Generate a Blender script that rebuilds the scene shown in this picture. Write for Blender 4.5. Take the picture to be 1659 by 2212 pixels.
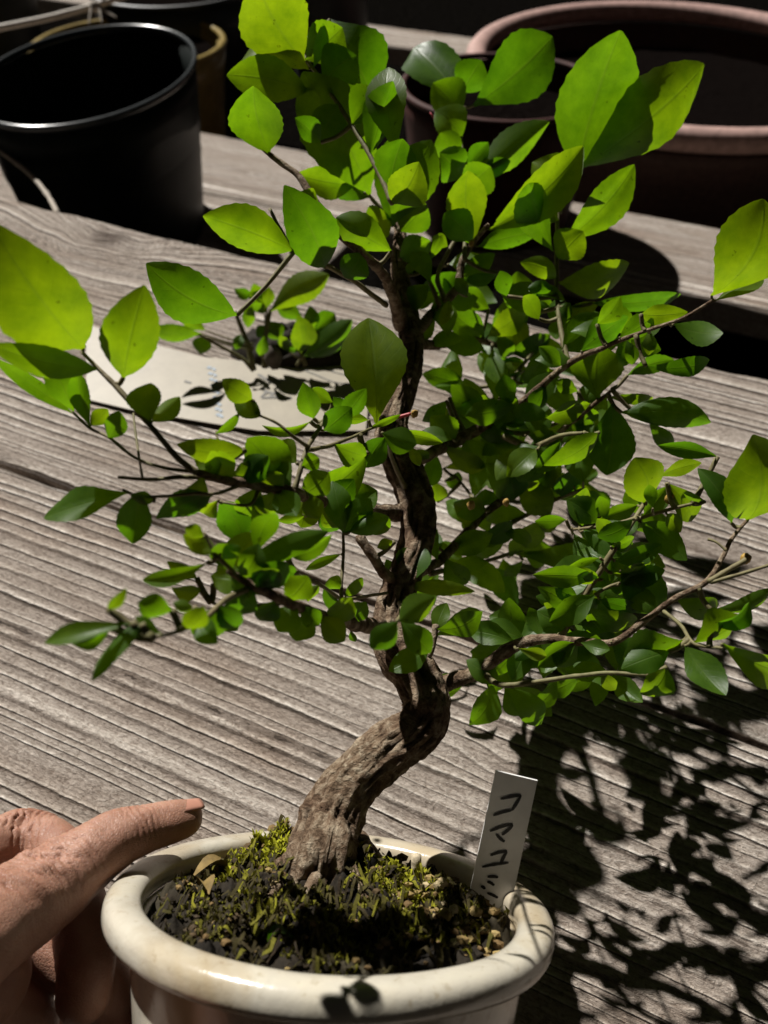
import bpy, bmesh, math, random
import numpy as np
from mathutils import Vector, Matrix, noise as mnoise

random.seed(7)
rng = np.random.default_rng(11)
scene = bpy.context.scene
for o in list(bpy.data.objects):
    bpy.data.objects.remove(o, do_unlink=True)
COL = scene.collection

# ------------------------------------------------------------------ camera
PITCH = math.radians(46.0)          # looking down at the bench
CAMH = 0.30                         # metres above the bench top
FPX = 1662.0                        # focal length in pixels of a 1659 x 2212 picture
CX, CY = 829.5, 1106.0
cam_d = bpy.data.cameras.new("camera")
cam = bpy.data.objects.new("camera", cam_d)
COL.objects.link(cam)
cam.location = (0, 0, CAMH)
cam.rotation_euler = (math.pi/2 - PITCH, 0, 0)
cam_d.sensor_fit = 'VERTICAL'
cam_d.sensor_height = 36.0
cam_d.lens = FPX/2212.0*36.0
cam_d.clip_start = 0.01
cam_d.clip_end = 200
cam_d.dof.use_dof = True
cam_d.dof.focus_distance = 0.245
cam_d.dof.aperture_fstop = 14.0
scene.camera = cam
scene.render.resolution_x = 768
scene.render.resolution_y = 1024

# ------------------------------------------------------------------ night air, one far lamp as a sun
world = bpy.data.worlds.new("World")
scene.world = world
world.use_nodes = True
bg = world.node_tree.nodes["Background"]
bg.inputs[0].default_value = (1.0, 0.93, 0.84, 1)
bg.inputs[1].default_value = 0.007
SUN_AZ = math.radians(33.0)         # left of the viewing direction, behind the tree
SUN_EL = math.radians(44.5)
sun_d = bpy.data.lights.new("sun", 'SUN')
sun_d.energy = 5.0
sun_d.angle = math.radians(0.8)
sun_d.color = (1.0, 0.965, 0.91)
sun = bpy.data.objects.new("sun", sun_d)
COL.objects.link(sun)
SUNV = Vector((-math.sin(SUN_AZ)*math.cos(SUN_EL), math.cos(SUN_AZ)*math.cos(SUN_EL), math.sin(SUN_EL)))
sun.rotation_euler = SUNV.to_track_quat('Z', 'Y').to_euler()
sun.location = SUNV*3
vs = scene.view_settings
vs.view_transform = 'Standard'
vs.look = 'None'
vs.exposure = 0.52
vs.gamma = 1.0
vs.use_curve_mapping = False

# ------------------------------------------------------------------ pixel -> place helpers
RT = np.array([1.0, 0, 0])
UP = np.array([0, math.sin(PITCH), math.cos(PITCH)])
FW = np.array([0, math.cos(PITCH), -math.sin(PITCH)])
CAM = np.array([0, 0, CAMH])

def ray(x, y):
    return FW + RT*((x-CX)/FPX) + UP*((CY-y)/FPX)
def at(x, y, d):
    return CAM + ray(x, y)*d
def onz(x, y, z=0.0):
    r = ray(x, y)
    return CAM + r*((z-CAMH)/r[2])
# magnified views of the photograph used for measuring: origin, pixel size
LEAN = math.tan(math.radians(29.0))   # the tree leans back with its tilted pot
def lean_d(y):
    return (0.226+LEAN*0.1026)/(1-LEAN*(CY-y)/FPX)
def tree_d(y, d, k=1.3):
    return lean_d(y)+k*(d-0.214)
TILE = dict(A=(800, 0), B=(1600, 0), C=(0, 800), D=(800, 900), E=(1600, 800), F=(2024, 1600),
            G=(1300, 1500), H=(100, 1800), I=(2024, 700), J=(1500, 2200), K=(700, 1650))
KS = 1659.0/3024.0
def tp(t, x, y):
    if t == 'M':
        return (x, y)
    o = TILE[t]
    return (o[0]*KS + x*0.33069, o[1]*KS + y*0.33069)

# ------------------------------------------------------------------ object helpers
def tag(o, label, cat, group=None):
    o['label'] = label
    o['category'] = cat
    if group:
        o['group'] = group
    return o
def empty(name, loc, label=None, cat=None, group=None):
    o = bpy.data.objects.new(name, None)
    COL.objects.link(o)
    o.location = loc
    o.empty_display_size = 0.01
    if label:
        tag(o, label, cat, group)
    return o
def link(name, me, mat=None, parent=None, smooth=True):
    o = bpy.data.objects.new(name, me)
    COL.objects.link(o)
    if mat is not None:
        me.materials.clear()
        me.materials.append(mat)
    if smooth:
        me.polygons.foreach_set('use_smooth', [True]*len(me.polygons))
    if parent is not None:
        o.parent = parent
        o.matrix_parent_inverse = Matrix.Translation(parent.location).inverted()
    return o
def mesh(name, verts, faces):
    me = bpy.data.meshes.new(name)
    me.from_pydata([tuple(v) for v in verts], [], faces)
    me.update()
    return me
def setattr_f(me, name, arr, dom='POINT'):
    a = me.attributes.new(name, 'FLOAT', dom)
    a.data.foreach_set('value', np.asarray(arr, dtype=np.float32))

def vnoise(x, y, seed=0):
    """smooth value noise, numpy"""
    x = np.asarray(x, float); y = np.asarray(y, float)
    xi = np.floor(x).astype(np.int64); yi = np.floor(y).astype(np.int64)
    fx = x-xi; fy = y-yi
    fx = fx*fx*(3-2*fx); fy = fy*fy*(3-2*fy)
    def h(a, b):
        n = (a*374761393 + b*668265263 + seed*1442695041) & 0xFFFFFFFF
        n = ((n ^ (n >> 13))*1274126177) & 0xFFFFFFFF
        n = n ^ (n >> 16)
        return (n & 0xFFFF)/65535.0*2-1
    return (h(xi, yi)*(1-fx)+h(xi+1, yi)*fx)*(1-fy) + (h(xi, yi+1)*(1-fx)+h(xi+1, yi+1)*fx)*fy

def frames(pts):
    """parallel transport frames along a polyline"""
    P = np.asarray(pts, float)
    T = np.gradient(P, axis=0)
    T /= np.linalg.norm(T, axis=1)[:, None]+1e-12
    n = np.cross(T[0], [0.31, 0.2, 0.93]); n /= np.linalg.norm(n)
    N = [n]
    for i in range(1, len(P)):
        n = N[-1]-T[i]*np.dot(N[-1], T[i])
        n /= np.linalg.norm(n)+1e-12
        N.append(n)
    N = np.array(N)
    return T, N, np.cross(T, N)
def smooth_path(pts, rad, sub):
    """Catmull-Rom through pts"""
    P = np.asarray(pts, float); R = np.asarray(rad, float)
    if len(P) == 2:
        s = np.linspace(0, 1, sub+1)[:, None]
        return P[0]*(1-s)+P[1]*s, (R[0]*(1-s)+R[1]*s)[:, 0]
    Q = np.vstack([2*P[0]-P[1], P, 2*P[-1]-P[-2]])
    S = np.concatenate([[R[0]], R, [R[-1]]])
    out = []; ro = []
    for i in range(1, len(Q)-2):
        for k in range(sub):
            t = k/sub
            a = 2*Q[i]; b = Q[i+1]-Q[i-1]
            c = 2*Q[i-1]-5*Q[i]+4*Q[i+1]-Q[i+2]
            d = -Q[i-1]+3*Q[i]-3*Q[i+1]+Q[i+2]
            out.append(0.5*(a+b*t+c*t*t+d*t**3))
            ro.append(S[i]*(1-t)+S[i+1]*t)
    out.append(P[-1]); ro.append(R[-1])
    return np.array(out), np.array(ro)
def tube(pts, rad, sides=8, cap=True, rfun=None):
    P = np.asarray(pts, float)
    T, N, B = frames(P)
    V = []; F = []
    n = len(P)
    for i in range(n):
        for k in range(sides):
            a = 2*math.pi*k/sides
            r = rad[i]
            if rfun:
                r = rfun(i/(n-1.0), a, r, P[i])
            V.append(P[i] + (N[i]*math.cos(a)+B[i]*math.sin(a))*r)
    for i in range(n-1):
        for k in range(sides):
            k2 = (k+1) % sides
            F.append((i*sides+k, i*sides+k2, (i+1)*sides+k2, (i+1)*sides+k))
    if cap:
        V.append(P[0]-T[0]*rad[0]*0.25); V.append(P[-1]+T[-1]*rad[-1]*0.35)
        a = n*sides; b = a+1
        for k in range(sides):
            k2 = (k+1) % sides
            F.append((a, k2, k)); F.append((b, (n-1)*sides+k, (n-1)*sides+k2))
    return V, F
def lathe(prof, seg=96, ex=1.0, ey=1.0, wob=0.0, seed=0, closed=False):
    V = []; F = []
    n = len(prof)
    for j in range(seg):
        a = 2*math.pi*j/seg
        for (r, z) in prof:
            w = 1+wob*mnoise.noise(Vector((math.cos(a)*1.3+seed, math.sin(a)*1.3, z*30)))
            V.append((r*math.cos(a)*ex*w, r*math.sin(a)*ey*w, z + wob*0.03*mnoise.noise(Vector((math.cos(a)*2, math.sin(a)*2+seed, 5)))))
    m = n if closed else n-1
    for j in range(seg):
        j2 = (j+1) % seg
        for i in range(m):
            i2 = (i+1) % n
            F.append((j*n+i, j2*n+i, j2*n+i2, j*n+i2))
    return V, F
def box_mesh(name, x0, x1, y0, y1, z0, z1, bev=0.002):
    bm = bmesh.new()
    bmesh.ops.create_cube(bm, size=1)
    for v in bm.verts:
        v.co = Vector((x0+(v.co.x+.5)*(x1-x0), y0+(v.co.y+.5)*(y1-y0), z0+(v.co.z+.5)*(z1-z0)))
    bmesh.ops.bevel(bm, geom=bm.edges[:], offset=bev, segments=2, affect='EDGES')
    me = bpy.data.meshes.new(name); bm.to_mesh(me); bm.free()
    return me

# ------------------------------------------------------------------ materials
def new_mat(name):
    m = bpy.data.materials.new(name)
    m.use_nodes = True
    nt = m.node_tree
    nt.nodes.clear()
    out = nt.nodes.new('ShaderNodeOutputMaterial')
    return m, nt, out
def N(nt, typ, **kw):
    n = nt.nodes.new(typ)
    for k, v in kw.items():
        if hasattr(n, k):
            setattr(n, k, v)
        else:
            n.inputs[k.replace('_', ' ')].default_value = v
    return n
def ramp(nt, fac, stops):
    r = nt.nodes.new('ShaderNodeValToRGB')
    el = r.color_ramp.elements
    el[0].position = stops[0][0]; el[0].color = (*stops[0][1], 1)
    el[1].position = stops[-1][0]; el[1].color = (*stops[-1][1], 1)
    for p, c in stops[1:-1]:
        e = el.new(p); e.color = (*c, 1)
    nt.links.new(fac, r.inputs[0])
    return r.outputs[0]
def coords(nt, scale=(1, 1, 1), src='Object'):
    tc = nt.nodes.new('ShaderNodeTexCoord')
    mp = nt.nodes.new('ShaderNodeMapping')
    mp.inputs['Scale'].default_value = scale
    nt.links.new(tc.outputs[src], mp.inputs[0])
    return mp.outputs[0]
def noise_t(nt, vec, scale, detail=4, rough=0.6, dist=0.0):
    n = nt.nodes.new('ShaderNodeTexNoise')
    n.inputs['Scale'].default_value = scale
    n.inputs['Detail'].default_value = detail
    n.inputs['Roughness'].default_value = rough
    n.inputs['Distortion'].default_value = dist
    nt.links.new(vec, n.inputs['Vector'])
    return n.outputs[0]
def math_n(nt, op, a, b=None, clamp=False):
    m = nt.nodes.new('ShaderNodeMath'); m.operation = op; m.use_clamp = clamp
    for i, v in enumerate((a, b)):
        if v is None: continue
        if isinstance(v, (int, float)): m.inputs[i].default_value = v
        else: nt.links.new(v, m.inputs[i])
    return m.outputs[0]
def mixc(nt, fac, a, b, blend='MIX'):
    m = nt.nodes.new('ShaderNodeMix'); m.data_type = 'RGBA'; m.blend_type = blend
    for s, v in ((m.inputs[0], fac), (m.inputs[6], a), (m.inputs[7], b)):
        if isinstance(v, (int, float)): s.default_value = v
        elif isinstance(v, tuple): s.default_value = (*v, 1)
        else: nt.links.new(v, s)
    return m.outputs[2]
def bump(nt, h, strength=0.5, dist=0.001, normal=None):
    b = nt.nodes.new('ShaderNodeBump')
    b.inputs['Strength'].default_value = strength
    b.inputs['Distance'].default_value = dist
    nt.links.new(h, b.inputs['Height'])
    if normal is not None:
        nt.links.new(normal, b.inputs['Normal'])
    return b.outputs[0]
def principled(nt, out, col, rough=0.6, spec=0.4, normal=None, **kw):
    p = nt.nodes.new('ShaderNodeBsdfPrincipled')
    if isinstance(col, tuple): p.inputs['Base Color'].default_value = (*col, 1)
    else: nt.links.new(col, p.inputs['Base Color'])
    if isinstance(rough, (int, float)): p.inputs['Roughness'].default_value = rough
    else: nt.links.new(rough, p.inputs['Roughness'])
    p.inputs['Specular IOR Level'].default_value = spec
    if normal is not None: nt.links.new(normal, p.inputs['Normal'])
    for k, v in kw.items():
        p.inputs[k.replace('_', ' ')].default_value = v
    if out is not None:
        nt.links.new(p.outputs[0], out.inputs[0])
    return p

def mat_wood():
    m, nt, out = new_mat('weathered_wood')
    ph = nt.nodes.new('ShaderNodeAttribute'); ph.attribute_name = 'phase'
    at2 = nt.nodes.new('ShaderNodeAttribute'); at2.attribute_name = 'knot'
    wob = noise_t(nt, coords(nt, (60, 160, 60)), 1.0, 3, 0.6)
    phs = math_n(nt, 'ADD', ph.outputs['Fac'], math_n(nt, 'MULTIPLY', wob, 0.22))
    fr = math_n(nt, 'FRACT', phs)
    wn = nt.nodes.new('ShaderNodeTexWhiteNoise'); wn.noise_dimensions = '1D'
    nt.links.new(math_n(nt, 'FLOOR', phs), wn.inputs['W'])
    ring = wn.outputs['Value']
    chip = noise_t(nt, coords(nt, (420, 760, 400)), 1.0, 4, 0.7, 0.8)
    fib = noise_t(nt, coords(nt, (120, 620, 300)), 1.0, 5, 0.72, 0.5)
    fine = noise_t(nt, coords(nt, (30, 1200, 300)), 1.0, 3, 0.7, 0.2)
    blot = noise_t(nt, coords(nt, (7, 26, 6)), 1.0, 4, 0.6, 0.4)
    fade = noise_t(nt, coords(nt, (9, 20, 6)), 1.0, 2, 0.5, 0.0)
    amp = math_n(nt, 'MULTIPLY', math_n(nt, 'ADD', math_n(nt, 'MULTIPLY', ring, 0.75), 0.25),
                 ramp(nt, fade, [(0.34, (0.42, 0.42, 0.42)), (0.5, (1.1, 1.1, 1.1))]))
    prof = ramp(nt, fr, [(0.0, (0.0, 0.0, 0.0)), (0.07, (0.32, 0.32, 0.32)), (0.55, (0.42, 0.42, 0.42)), (0.72, (0.60, 0.60, 0.60)), (0.80, (1, 1, 1)), (0.87, (0.95, 0.95, 0.95)), (0.94, (0.12, 0.12, 0.12)), (1.0, (0.0, 0.0, 0.0))])
    pr = math_n(nt, 'ADD', math_n(nt, 'MULTIPLY', math_n(nt, 'SUBTRACT', prof, 0.4), amp), 0.4)
    c = ramp(nt, pr, [(0.0, (0.035, 0.028, 0.023)), (0.22, (0.19, 0.16, 0.138)), (0.42, (0.41, 0.368, 0.33)), (0.68, (0.64, 0.60, 0.55)), (1.0, (0.90, 0.87, 0.83))])
    c = mixc(nt, 0.8, c, ramp(nt, chip, [(0.34, (0.42, 0.37, 0.33)), (0.5, (0.95, 0.94, 0.92)), (0.68, (1.25, 1.25, 1.25))]), 'MULTIPLY')
    c = mixc(nt, 0.7, c, ramp(nt, fib, [(0.3, (0.5, 0.45, 0.42)), (0.6, (1.08, 1.07, 1.06))]), 'MULTIPLY')
    c = mixc(nt, 0.45, c, ramp(nt, fine, [(0.34, (0.5, 0.46, 0.43)), (0.58, (1.0, 1.0, 1.0))]), 'MULTIPLY')
    c = mixc(nt, 0.85, c, ramp(nt, blot, [(0.3, (0.74, 0.65, 0.58)), (0.5, (1.0, 0.98, 0.96)), (0.72, (1.22, 1.22, 1.22))]), 'MULTIPLY')
    c = mixc(nt, at2.outputs['Fac'], c, (0.07, 0.05, 0.04))
    h = math_n(nt, 'ADD', math_n(nt, 'MULTIPLY', pr, 1.7), math_n(nt, 'MULTIPLY', chip, 0.9))
    h = math_n(nt, 'ADD', h, math_n(nt, 'MULTIPLY', fib, 0.7))
    nrm = bump(nt, h, 0.95, 0.0017)
    principled(nt, out, c, 0.85, 0.15, nrm)
    return m
def mat_leaf(name='leaf_green', hue=(0.0, 0.0)):
    m, nt, out = new_mat(name)
    uv = nt.nodes.new('ShaderNodeUVMap'); uv.uv_map = 'UVMap'
    sep = nt.nodes.new('ShaderNodeSeparateXYZ'); nt.links.new(uv.outputs[0], sep.inputs[0])
    t = math_n(nt, 'ABSOLUTE', math_n(nt, 'SUBTRACT', sep.outputs[0], 0.5))
    mid = nt.nodes.new('ShaderNodeMapRange'); mid.inputs[1].default_value = 0.0; mid.inputs[2].default_value = 0.035
    mid.inputs[3].default_value = 1; mid.inputs[4].default_value = 0; nt.links.new(t, mid.inputs[0])
    # side veins: slanting lines
    vv = math_n(nt, 'SUBTRACT', math_n(nt, 'MULTIPLY', sep.outputs[1], 9.0), math_n(nt, 'MULTIPLY', t, 5.0))
    tri = math_n(nt, 'PINGPONG', vv, 0.5)
    vein = nt.nodes.new('ShaderNodeMapRange'); vein.inputs[1].default_value = 0.0; vein.inputs[2].default_value = 0.07
    vein.inputs[3].default_value = 0.22; vein.inputs[4].default_value = 0; nt.links.new(tri, vein.inputs[0])
    veins = math_n(nt, 'MAXIMUM', mid.outputs[0], vein.outputs[0])
    oi = nt.nodes.new('ShaderNodeObjectInfo')
    nz = noise_t(nt, coords(nt, (1, 1, 1)), 110, 5, 0.65)
    spot = noise_t(nt, coords(nt, (1, 1, 1)), 420, 2, 0.5)
    a = ramp(nt, oi.outputs['Random'], [(0.0, (0.040, 0.095, 0.012)), (0.6, (0.062, 0.125, 0.014)), (1.0, (0.095, 0.145, 0.014))])
    tr = ramp(nt, oi.outputs['Random'], [(0.0, (0.115, 0.30, 0.003)), (0.5, (0.20, 0.39, 0.003)), (1.0, (0.29, 0.44, 0.004))])
    mod = ramp(nt, nz, [(0.3, (0.60, 0.68, 0.6)), (0.7, (1.12, 1.08, 1.0))])
    a = mixc(nt, 1.0, a, mod, 'MULTIPLY'); tr = mixc(nt, 1.0, tr, mod, 'MULTIPLY')
    a = mixc(nt, math_n(nt, 'MULTIPLY', veins, 0.30), a, (0.17, 0.26, 0.06))
    tr = mixc(nt, math_n(nt, 'MULTIPLY', veins, 0.38), tr, (0.13, 0.22, 0.01))
    sm = ramp(nt, spot, [(0.25, (0.25, 0.2, 0.1)), (0.29, (1, 1, 1))])
    a = mixc(nt, 0.6, a, sm, 'MULTIPLY'); tr = mixc(nt, 0.6, tr, sm, 'MULTIPLY')
    h = math_n(nt, 'SUBTRACT', math_n(nt, 'MULTIPLY', nz, 0.5), veins)
    nrm = bump(nt, h, 0.25, 0.0004)
    p = principled(nt, None, a, 0.42, 0.35, nrm)
    tl = nt.nodes.new('ShaderNodeBsdfTranslucent'); nt.links.new(tr, tl.inputs[0]); nt.links.new(nrm, tl.inputs[1])
    mx = nt.nodes.new('ShaderNodeMixShader'); mx.inputs[0].default_value = 0.53
    nt.links.new(p.outputs[0], mx.inputs[1]); nt.links.new(tl.outputs[0], mx.inputs[2])
    nt.links.new(mx.outputs[0], out.inputs[0])
    return m
def mat_bark():
    m, nt, out = new_mat('bark')
    v = coords(nt, (1, 1, 1))
    a_ = nt.nodes.new('ShaderNodeAttribute'); a_.attribute_name = 'crev'
    n1 = noise_t(nt, v, 260, 6, 0.7, 0.5)
    n2 = noise_t(nt, v, 60, 4, 0.6)
    n3 = noise_t(nt, v, 1100, 3, 0.6)
    c = ramp(nt, n1, [(0.32, (0.035, 0.020, 0.012)), (0.47, (0.16, 0.112, 0.075)), (0.63, (0.36, 0.30, 0.225)), (0.8, (0.52, 0.45, 0.36))])
    c = mixc(nt, 0.7, c, ramp(nt, n2, [(0.35, (0.55, 0.42, 0.34)), (0.65, (1.1, 1.08, 1.0))]), 'MULTIPLY')
    c = mixc(nt, a_.outputs['Fac'], c, (0.025, 0.016, 0.010))
    h = math_n(nt, 'ADD', n1, math_n(nt, 'MULTIPLY', n3, 0.4))
    principled(nt, out, c, 0.85, 0.15, bump(nt, h, 1.0, 0.002))
    return m
def mat_twig():
    m, nt, out = new_mat('twig_bark')
    v = coords(nt, (1, 1, 1))
    n1 = noise_t(nt, v, 420, 4, 0.6)
    n2 = noise_t(nt, v, 40, 2, 0.5)
    c = mixc(nt, n2, (0.15, 0.17, 0.06), (0.19, 0.135, 0.085))
    c = mixc(nt, 0.8, c, ramp(nt, n1, [(0.3, (0.5, 0.45, 0.4)), (0.7, (1.15, 1.15, 1.1))]), 'MULTIPLY')
    principled(nt, out, c, 0.65, 0.3, bump(nt, n1, 0.5, 0.0004))
    return m
def mat_simple(name, col, rough=0.6, spec=0.4, ns=120, amt=0.35, bs=0.2, bd=0.0006, **kw):
    m, nt, out = new_mat(name)
    v = coords(nt, (1, 1, 1))
    n1 = noise_t(nt, v, ns, 5, 0.6, 0.2)
    lo = tuple(1-amt for _ in range(3)); hi = tuple(1+amt*0.4 for _ in range(3))
    c = mixc(nt, 1.0, col, ramp(nt, n1, [(0.3, lo), (0.7, hi)]), 'MULTIPLY')
    principled(nt, out, c, rough, spec, bump(nt, n1, bs, bd), **kw)
    return m
def mat_glaze():
    m, nt, out = new_mat('cream_glaze')
    v = coords(nt, (1, 1, 1))
    n1 = noise_t(nt, v, 45, 5, 0.6, 0.4)
    n2 = noise_t(nt, v, 300, 4, 0.65, 0.3)
    n3 = noise_t(nt, coords(nt, (1, 1, 0.25)), 22, 3, 0.6, 0.8)
    c = ramp(nt, n1, [(0.3, (0.40, 0.36, 0.285)), (0.5, (0.50, 0.465, 0.385)), (0.72, (0.56, 0.51, 0.40))])
    c = mixc(nt, 0.7, c, ramp(nt, n2, [(0.28, (0.62, 0.55, 0.44)), (0.42, (1, 1, 1))]), 'MULTIPLY')
    c = mixc(nt, 0.75, c, ramp(nt, n3, [(0.34, (0.68, 0.55, 0.36)), (0.52, (1, 1, 1))]), 'MULTIPLY')
    r = ramp(nt, n1, [(0.3, (0.3, 0.3, 0.3)), (0.7, (0.16, 0.16, 0.16))])
    principled(nt, out, c, r, 0.5, bump(nt, math_n(nt, 'ADD', n1, math_n(nt, 'MULTIPLY', n2, 0.25)), 0.35, 0.0012), Coat_Weight=0.4, Coat_Roughness=0.12)
    return m
def mat_skin():
    m, nt, out = new_mat('skin')
    v = coords(nt, (1, 1, 1))
    n1 = noise_t(nt, v, 60, 4, 0.6)
    n2 = noise_t(nt, v, 900, 3, 0.6)
    vo = nt.nodes.new('ShaderNodeTexVoronoi'); vo.feature = 'DISTANCE_TO_EDGE'; vo.inputs['Scale'].default_value = 1300
    nt.links.new(v, vo.inputs['Vector'])
    a_ = nt.nodes.new('ShaderNodeAttribute'); a_.attribute_name = 'crease'
    c = ramp(nt, n1, [(0.3, (0.21, 0.088, 0.055)), (0.5, (0.295, 0.150, 0.100)), (0.7, (0.37, 0.205, 0.145))])
    c = mixc(nt, math_n(nt, 'MULTIPLY', a_.outputs['Fac'], 0.55), c, (0.22, 0.075, 0.045))
    cell = math_n(nt, 'MINIMUM', math_n(nt, 'MULTIPLY', vo.outputs[0], 6.0), 1.0)
    h = math_n(nt, 'ADD', math_n(nt, 'MULTIPLY', cell, 0.3), math_n(nt, 'MULTIPLY', n2, 0.5))
    p = principled(nt, out, c, 0.5, 0.4, bump(nt, h, 0.6, 0.0004))
    p.inputs['Subsurface Weight'].default_value = 0.25
    p.inputs['Subsurface Radius'].default_value = (0.8, 0.3, 0.15)
    p.inputs['Subsurface Scale'].default_value = 0.003
    return m
def mat_attrcol(name, stops, attr='tone', rough=0.85, transl=0.0, bs=0.5, ns=900):
    m, nt, out = new_mat(name)
    a_ = nt.nodes.new('ShaderNodeAttribute'); a_.attribute_name = attr
    n1 = noise_t(nt, coords(nt), ns, 4, 0.6)
    c = ramp(nt, a_.outputs['Fac'], stops)
    c = mixc(nt, 0.8, c, ramp(nt, n1, [(0.3, (0.5, 0.5, 0.5)), (0.7, (1.2, 1.2, 1.2))]), 'MULTIPLY')
    p = principled(nt, None, c, rough, 0.25, bump(nt, n1, bs, 0.0006))
    if transl:
        tl = nt.nodes.new('ShaderNodeBsdfTranslucent'); nt.links.new(c, tl.inputs[0])
        mx = nt.nodes.new('ShaderNodeMixShader'); mx.inputs[0].default_value = transl
        nt.links.new(p.outputs[0], mx.inputs[1]); nt.links.new(tl.outputs[0], mx.inputs[2])
        nt.links.new(mx.outputs[0], out.inputs[0])
    else:
        nt.links.new(p.outputs[0], out.inputs[0])
    return m

WOOD = mat_wood()
LEAF = mat_leaf()
BARK = mat_bark()
TWIG = mat_twig()
CUT = mat_simple('cut_wood', (0.52, 0.44, 0.31), 0.8, 0.2, 500, 0.5, 0.5)
GLAZE = mat_glaze()
SKIN = mat_skin()
NAIL = mat_simple('nail', (0.43, 0.21, 0.15), 0.35, 0.5, 200, 0.1, 0.05)
PLASTIC = mat_simple('white_plastic', (0.72, 0.71, 0.70), 0.45, 0.4, 150, 0.10, 0.05)
PAPER = mat_simple('cream_card', (0.285, 0.25, 0.188), 0.5, 0.35, 90, 0.12, 0.1)
INK = mat_simple('black_ink', (0.012, 0.011, 0.012), 0.5, 0.3, 300, 0.2, 0.0)
INK_SHADOW_GREY = mat_simple('ink_and_shadow_grey', (0.16, 0.15, 0.135), 0.6, 0.3, 300, 0.3, 0.0)  # handwriting, and the cast shadow lines drawn on the card
BLUEINK = mat_simple('pale_blue_print', (0.28, 0.33, 0.38), 0.6, 0.3, 300, 0.3, 0.0)
DARKGLAZE = mat_simple('dark_green_glaze', (0.009, 0.012, 0.011), 0.4, 0.05, 60, 0.3, 0.12)
RIMGLAZE = mat_simple('rim_glint_glaze', (0.035, 0.04, 0.042), 0.24, 0.6, 60, 0.3, 0.12)  # rim copy of the dark glaze, lighter and glossier to keep its glints
GOLDGLAZE = mat_simple('ochre_glaze', (0.30, 0.22, 0.07), 0.25, 0.5, 60, 0.3, 0.12)
BLACKPOT = mat_simple('black_nursery_plastic', (0.010, 0.011, 0.011), 0.5, 0.4, 200, 0.3, 0.1)
REDCLAY = mat_simple('dark_red_clay', (0.05, 0.011, 0.007), 0.7, 0.25, 150, 0.4, 0.3)
SHADEDCLAY = mat_simple('shaded_brown_clay', (0.08, 0.045, 0.036), 0.7, 0.25, 150, 0.3, 0.3)  # planter body, its shade put into the colour
LITRIM = mat_simple('lit_clay_rim', (0.42, 0.27, 0.235), 0.7, 0.25, 90, 0.35, 0.3)  # same planter's rim, the light falling on it put into the colour
DARKSOIL = mat_simple('dark_soil', (0.006, 0.0045, 0.004), 1.0, 0.0, 300, 0.6, 1.0, 0.004)
GROUND = mat_simple('night_ground', (0.004, 0.0035, 0.003), 1.0, 0.0, 60, 0.6, 1.0, 0.01)
BEAM = mat_simple('old_beam', (0.12, 0.10, 0.085), 0.9, 0.1, 120, 0.5, 0.6)
DRYTWIG = mat_simple('dry_pale_twig', (0.42, 0.37, 0.31), 0.8, 0.2, 500, 0.5, 0.6)
BAMBOO = mat_simple('pale_bamboo', (0.50, 0.44, 0.37), 0.6, 0.3, 300, 0.3, 0.3)
SOIL = mat_attrcol('potting_soil', [(0.0, (0.007, 0.005, 0.003)), (0.5, (0.022, 0.016, 0.009)), (1.0, (0.055, 0.046, 0.024))])
MOSS = mat_attrcol('moss', [(0.0, (0.030, 0.020, 0.010)), (0.35, (0.055, 0.045, 0.012)), (0.65, (0.22, 0.21, 0.014)), (1.0, (0.42, 0.43, 0.02))], transl=0.2)
GRIT = mat_attrcol('soil_grains', [(0.0, (0.05, 0.035, 0.02)), (0.4, (0.16, 0.10, 0.04)), (0.7, (0.33, 0.24, 0.09)), (1.0, (0.46, 0.38, 0.24))])
DRYLEAF = mat_simple('dry_leaf', (0.19, 0.13, 0.045), 0.7, 0.25, 300, 0.5, 0.5)
RED = mat_simple('red_bud', (0.42, 0.05, 0.06), 0.5, 0.4, 600, 0.3, 0.2)
OCHRE = mat_simple('ochre_bud', (0.40, 0.25, 0.06), 0.6, 0.3, 900, 0.5, 0.5)

# ------------------------------------------------------------------ ground and bench
me = mesh('ground', [(-6, -6, -0.40), (8, -6, -0.40), (8, 12, -0.40), (-6, 12, -0.40)], [(0, 1, 2, 3)])
g = link('ground', me, GROUND, smooth=False)
g['kind'] = 'structure'

UAX = np.array([-5029.0, 2310.0]); UAX /= np.linalg.norm(UAX)     # along the boards (to the far left)
VAX = np.array([-UAX[0]*0+UAX[1], -UAX[0]])                        # across, away from the viewer
BROT = math.atan2(UAX[1], UAX[0])
def uv_of(P):
    return float(np.dot(P[:2], UAX)), float(np.dot(P[:2], VAX))
def uvw(u, v, z):
    return Vector((UAX[0]*u+VAX[0]*v, UAX[1]*u+VAX[1]*v, z))

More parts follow.
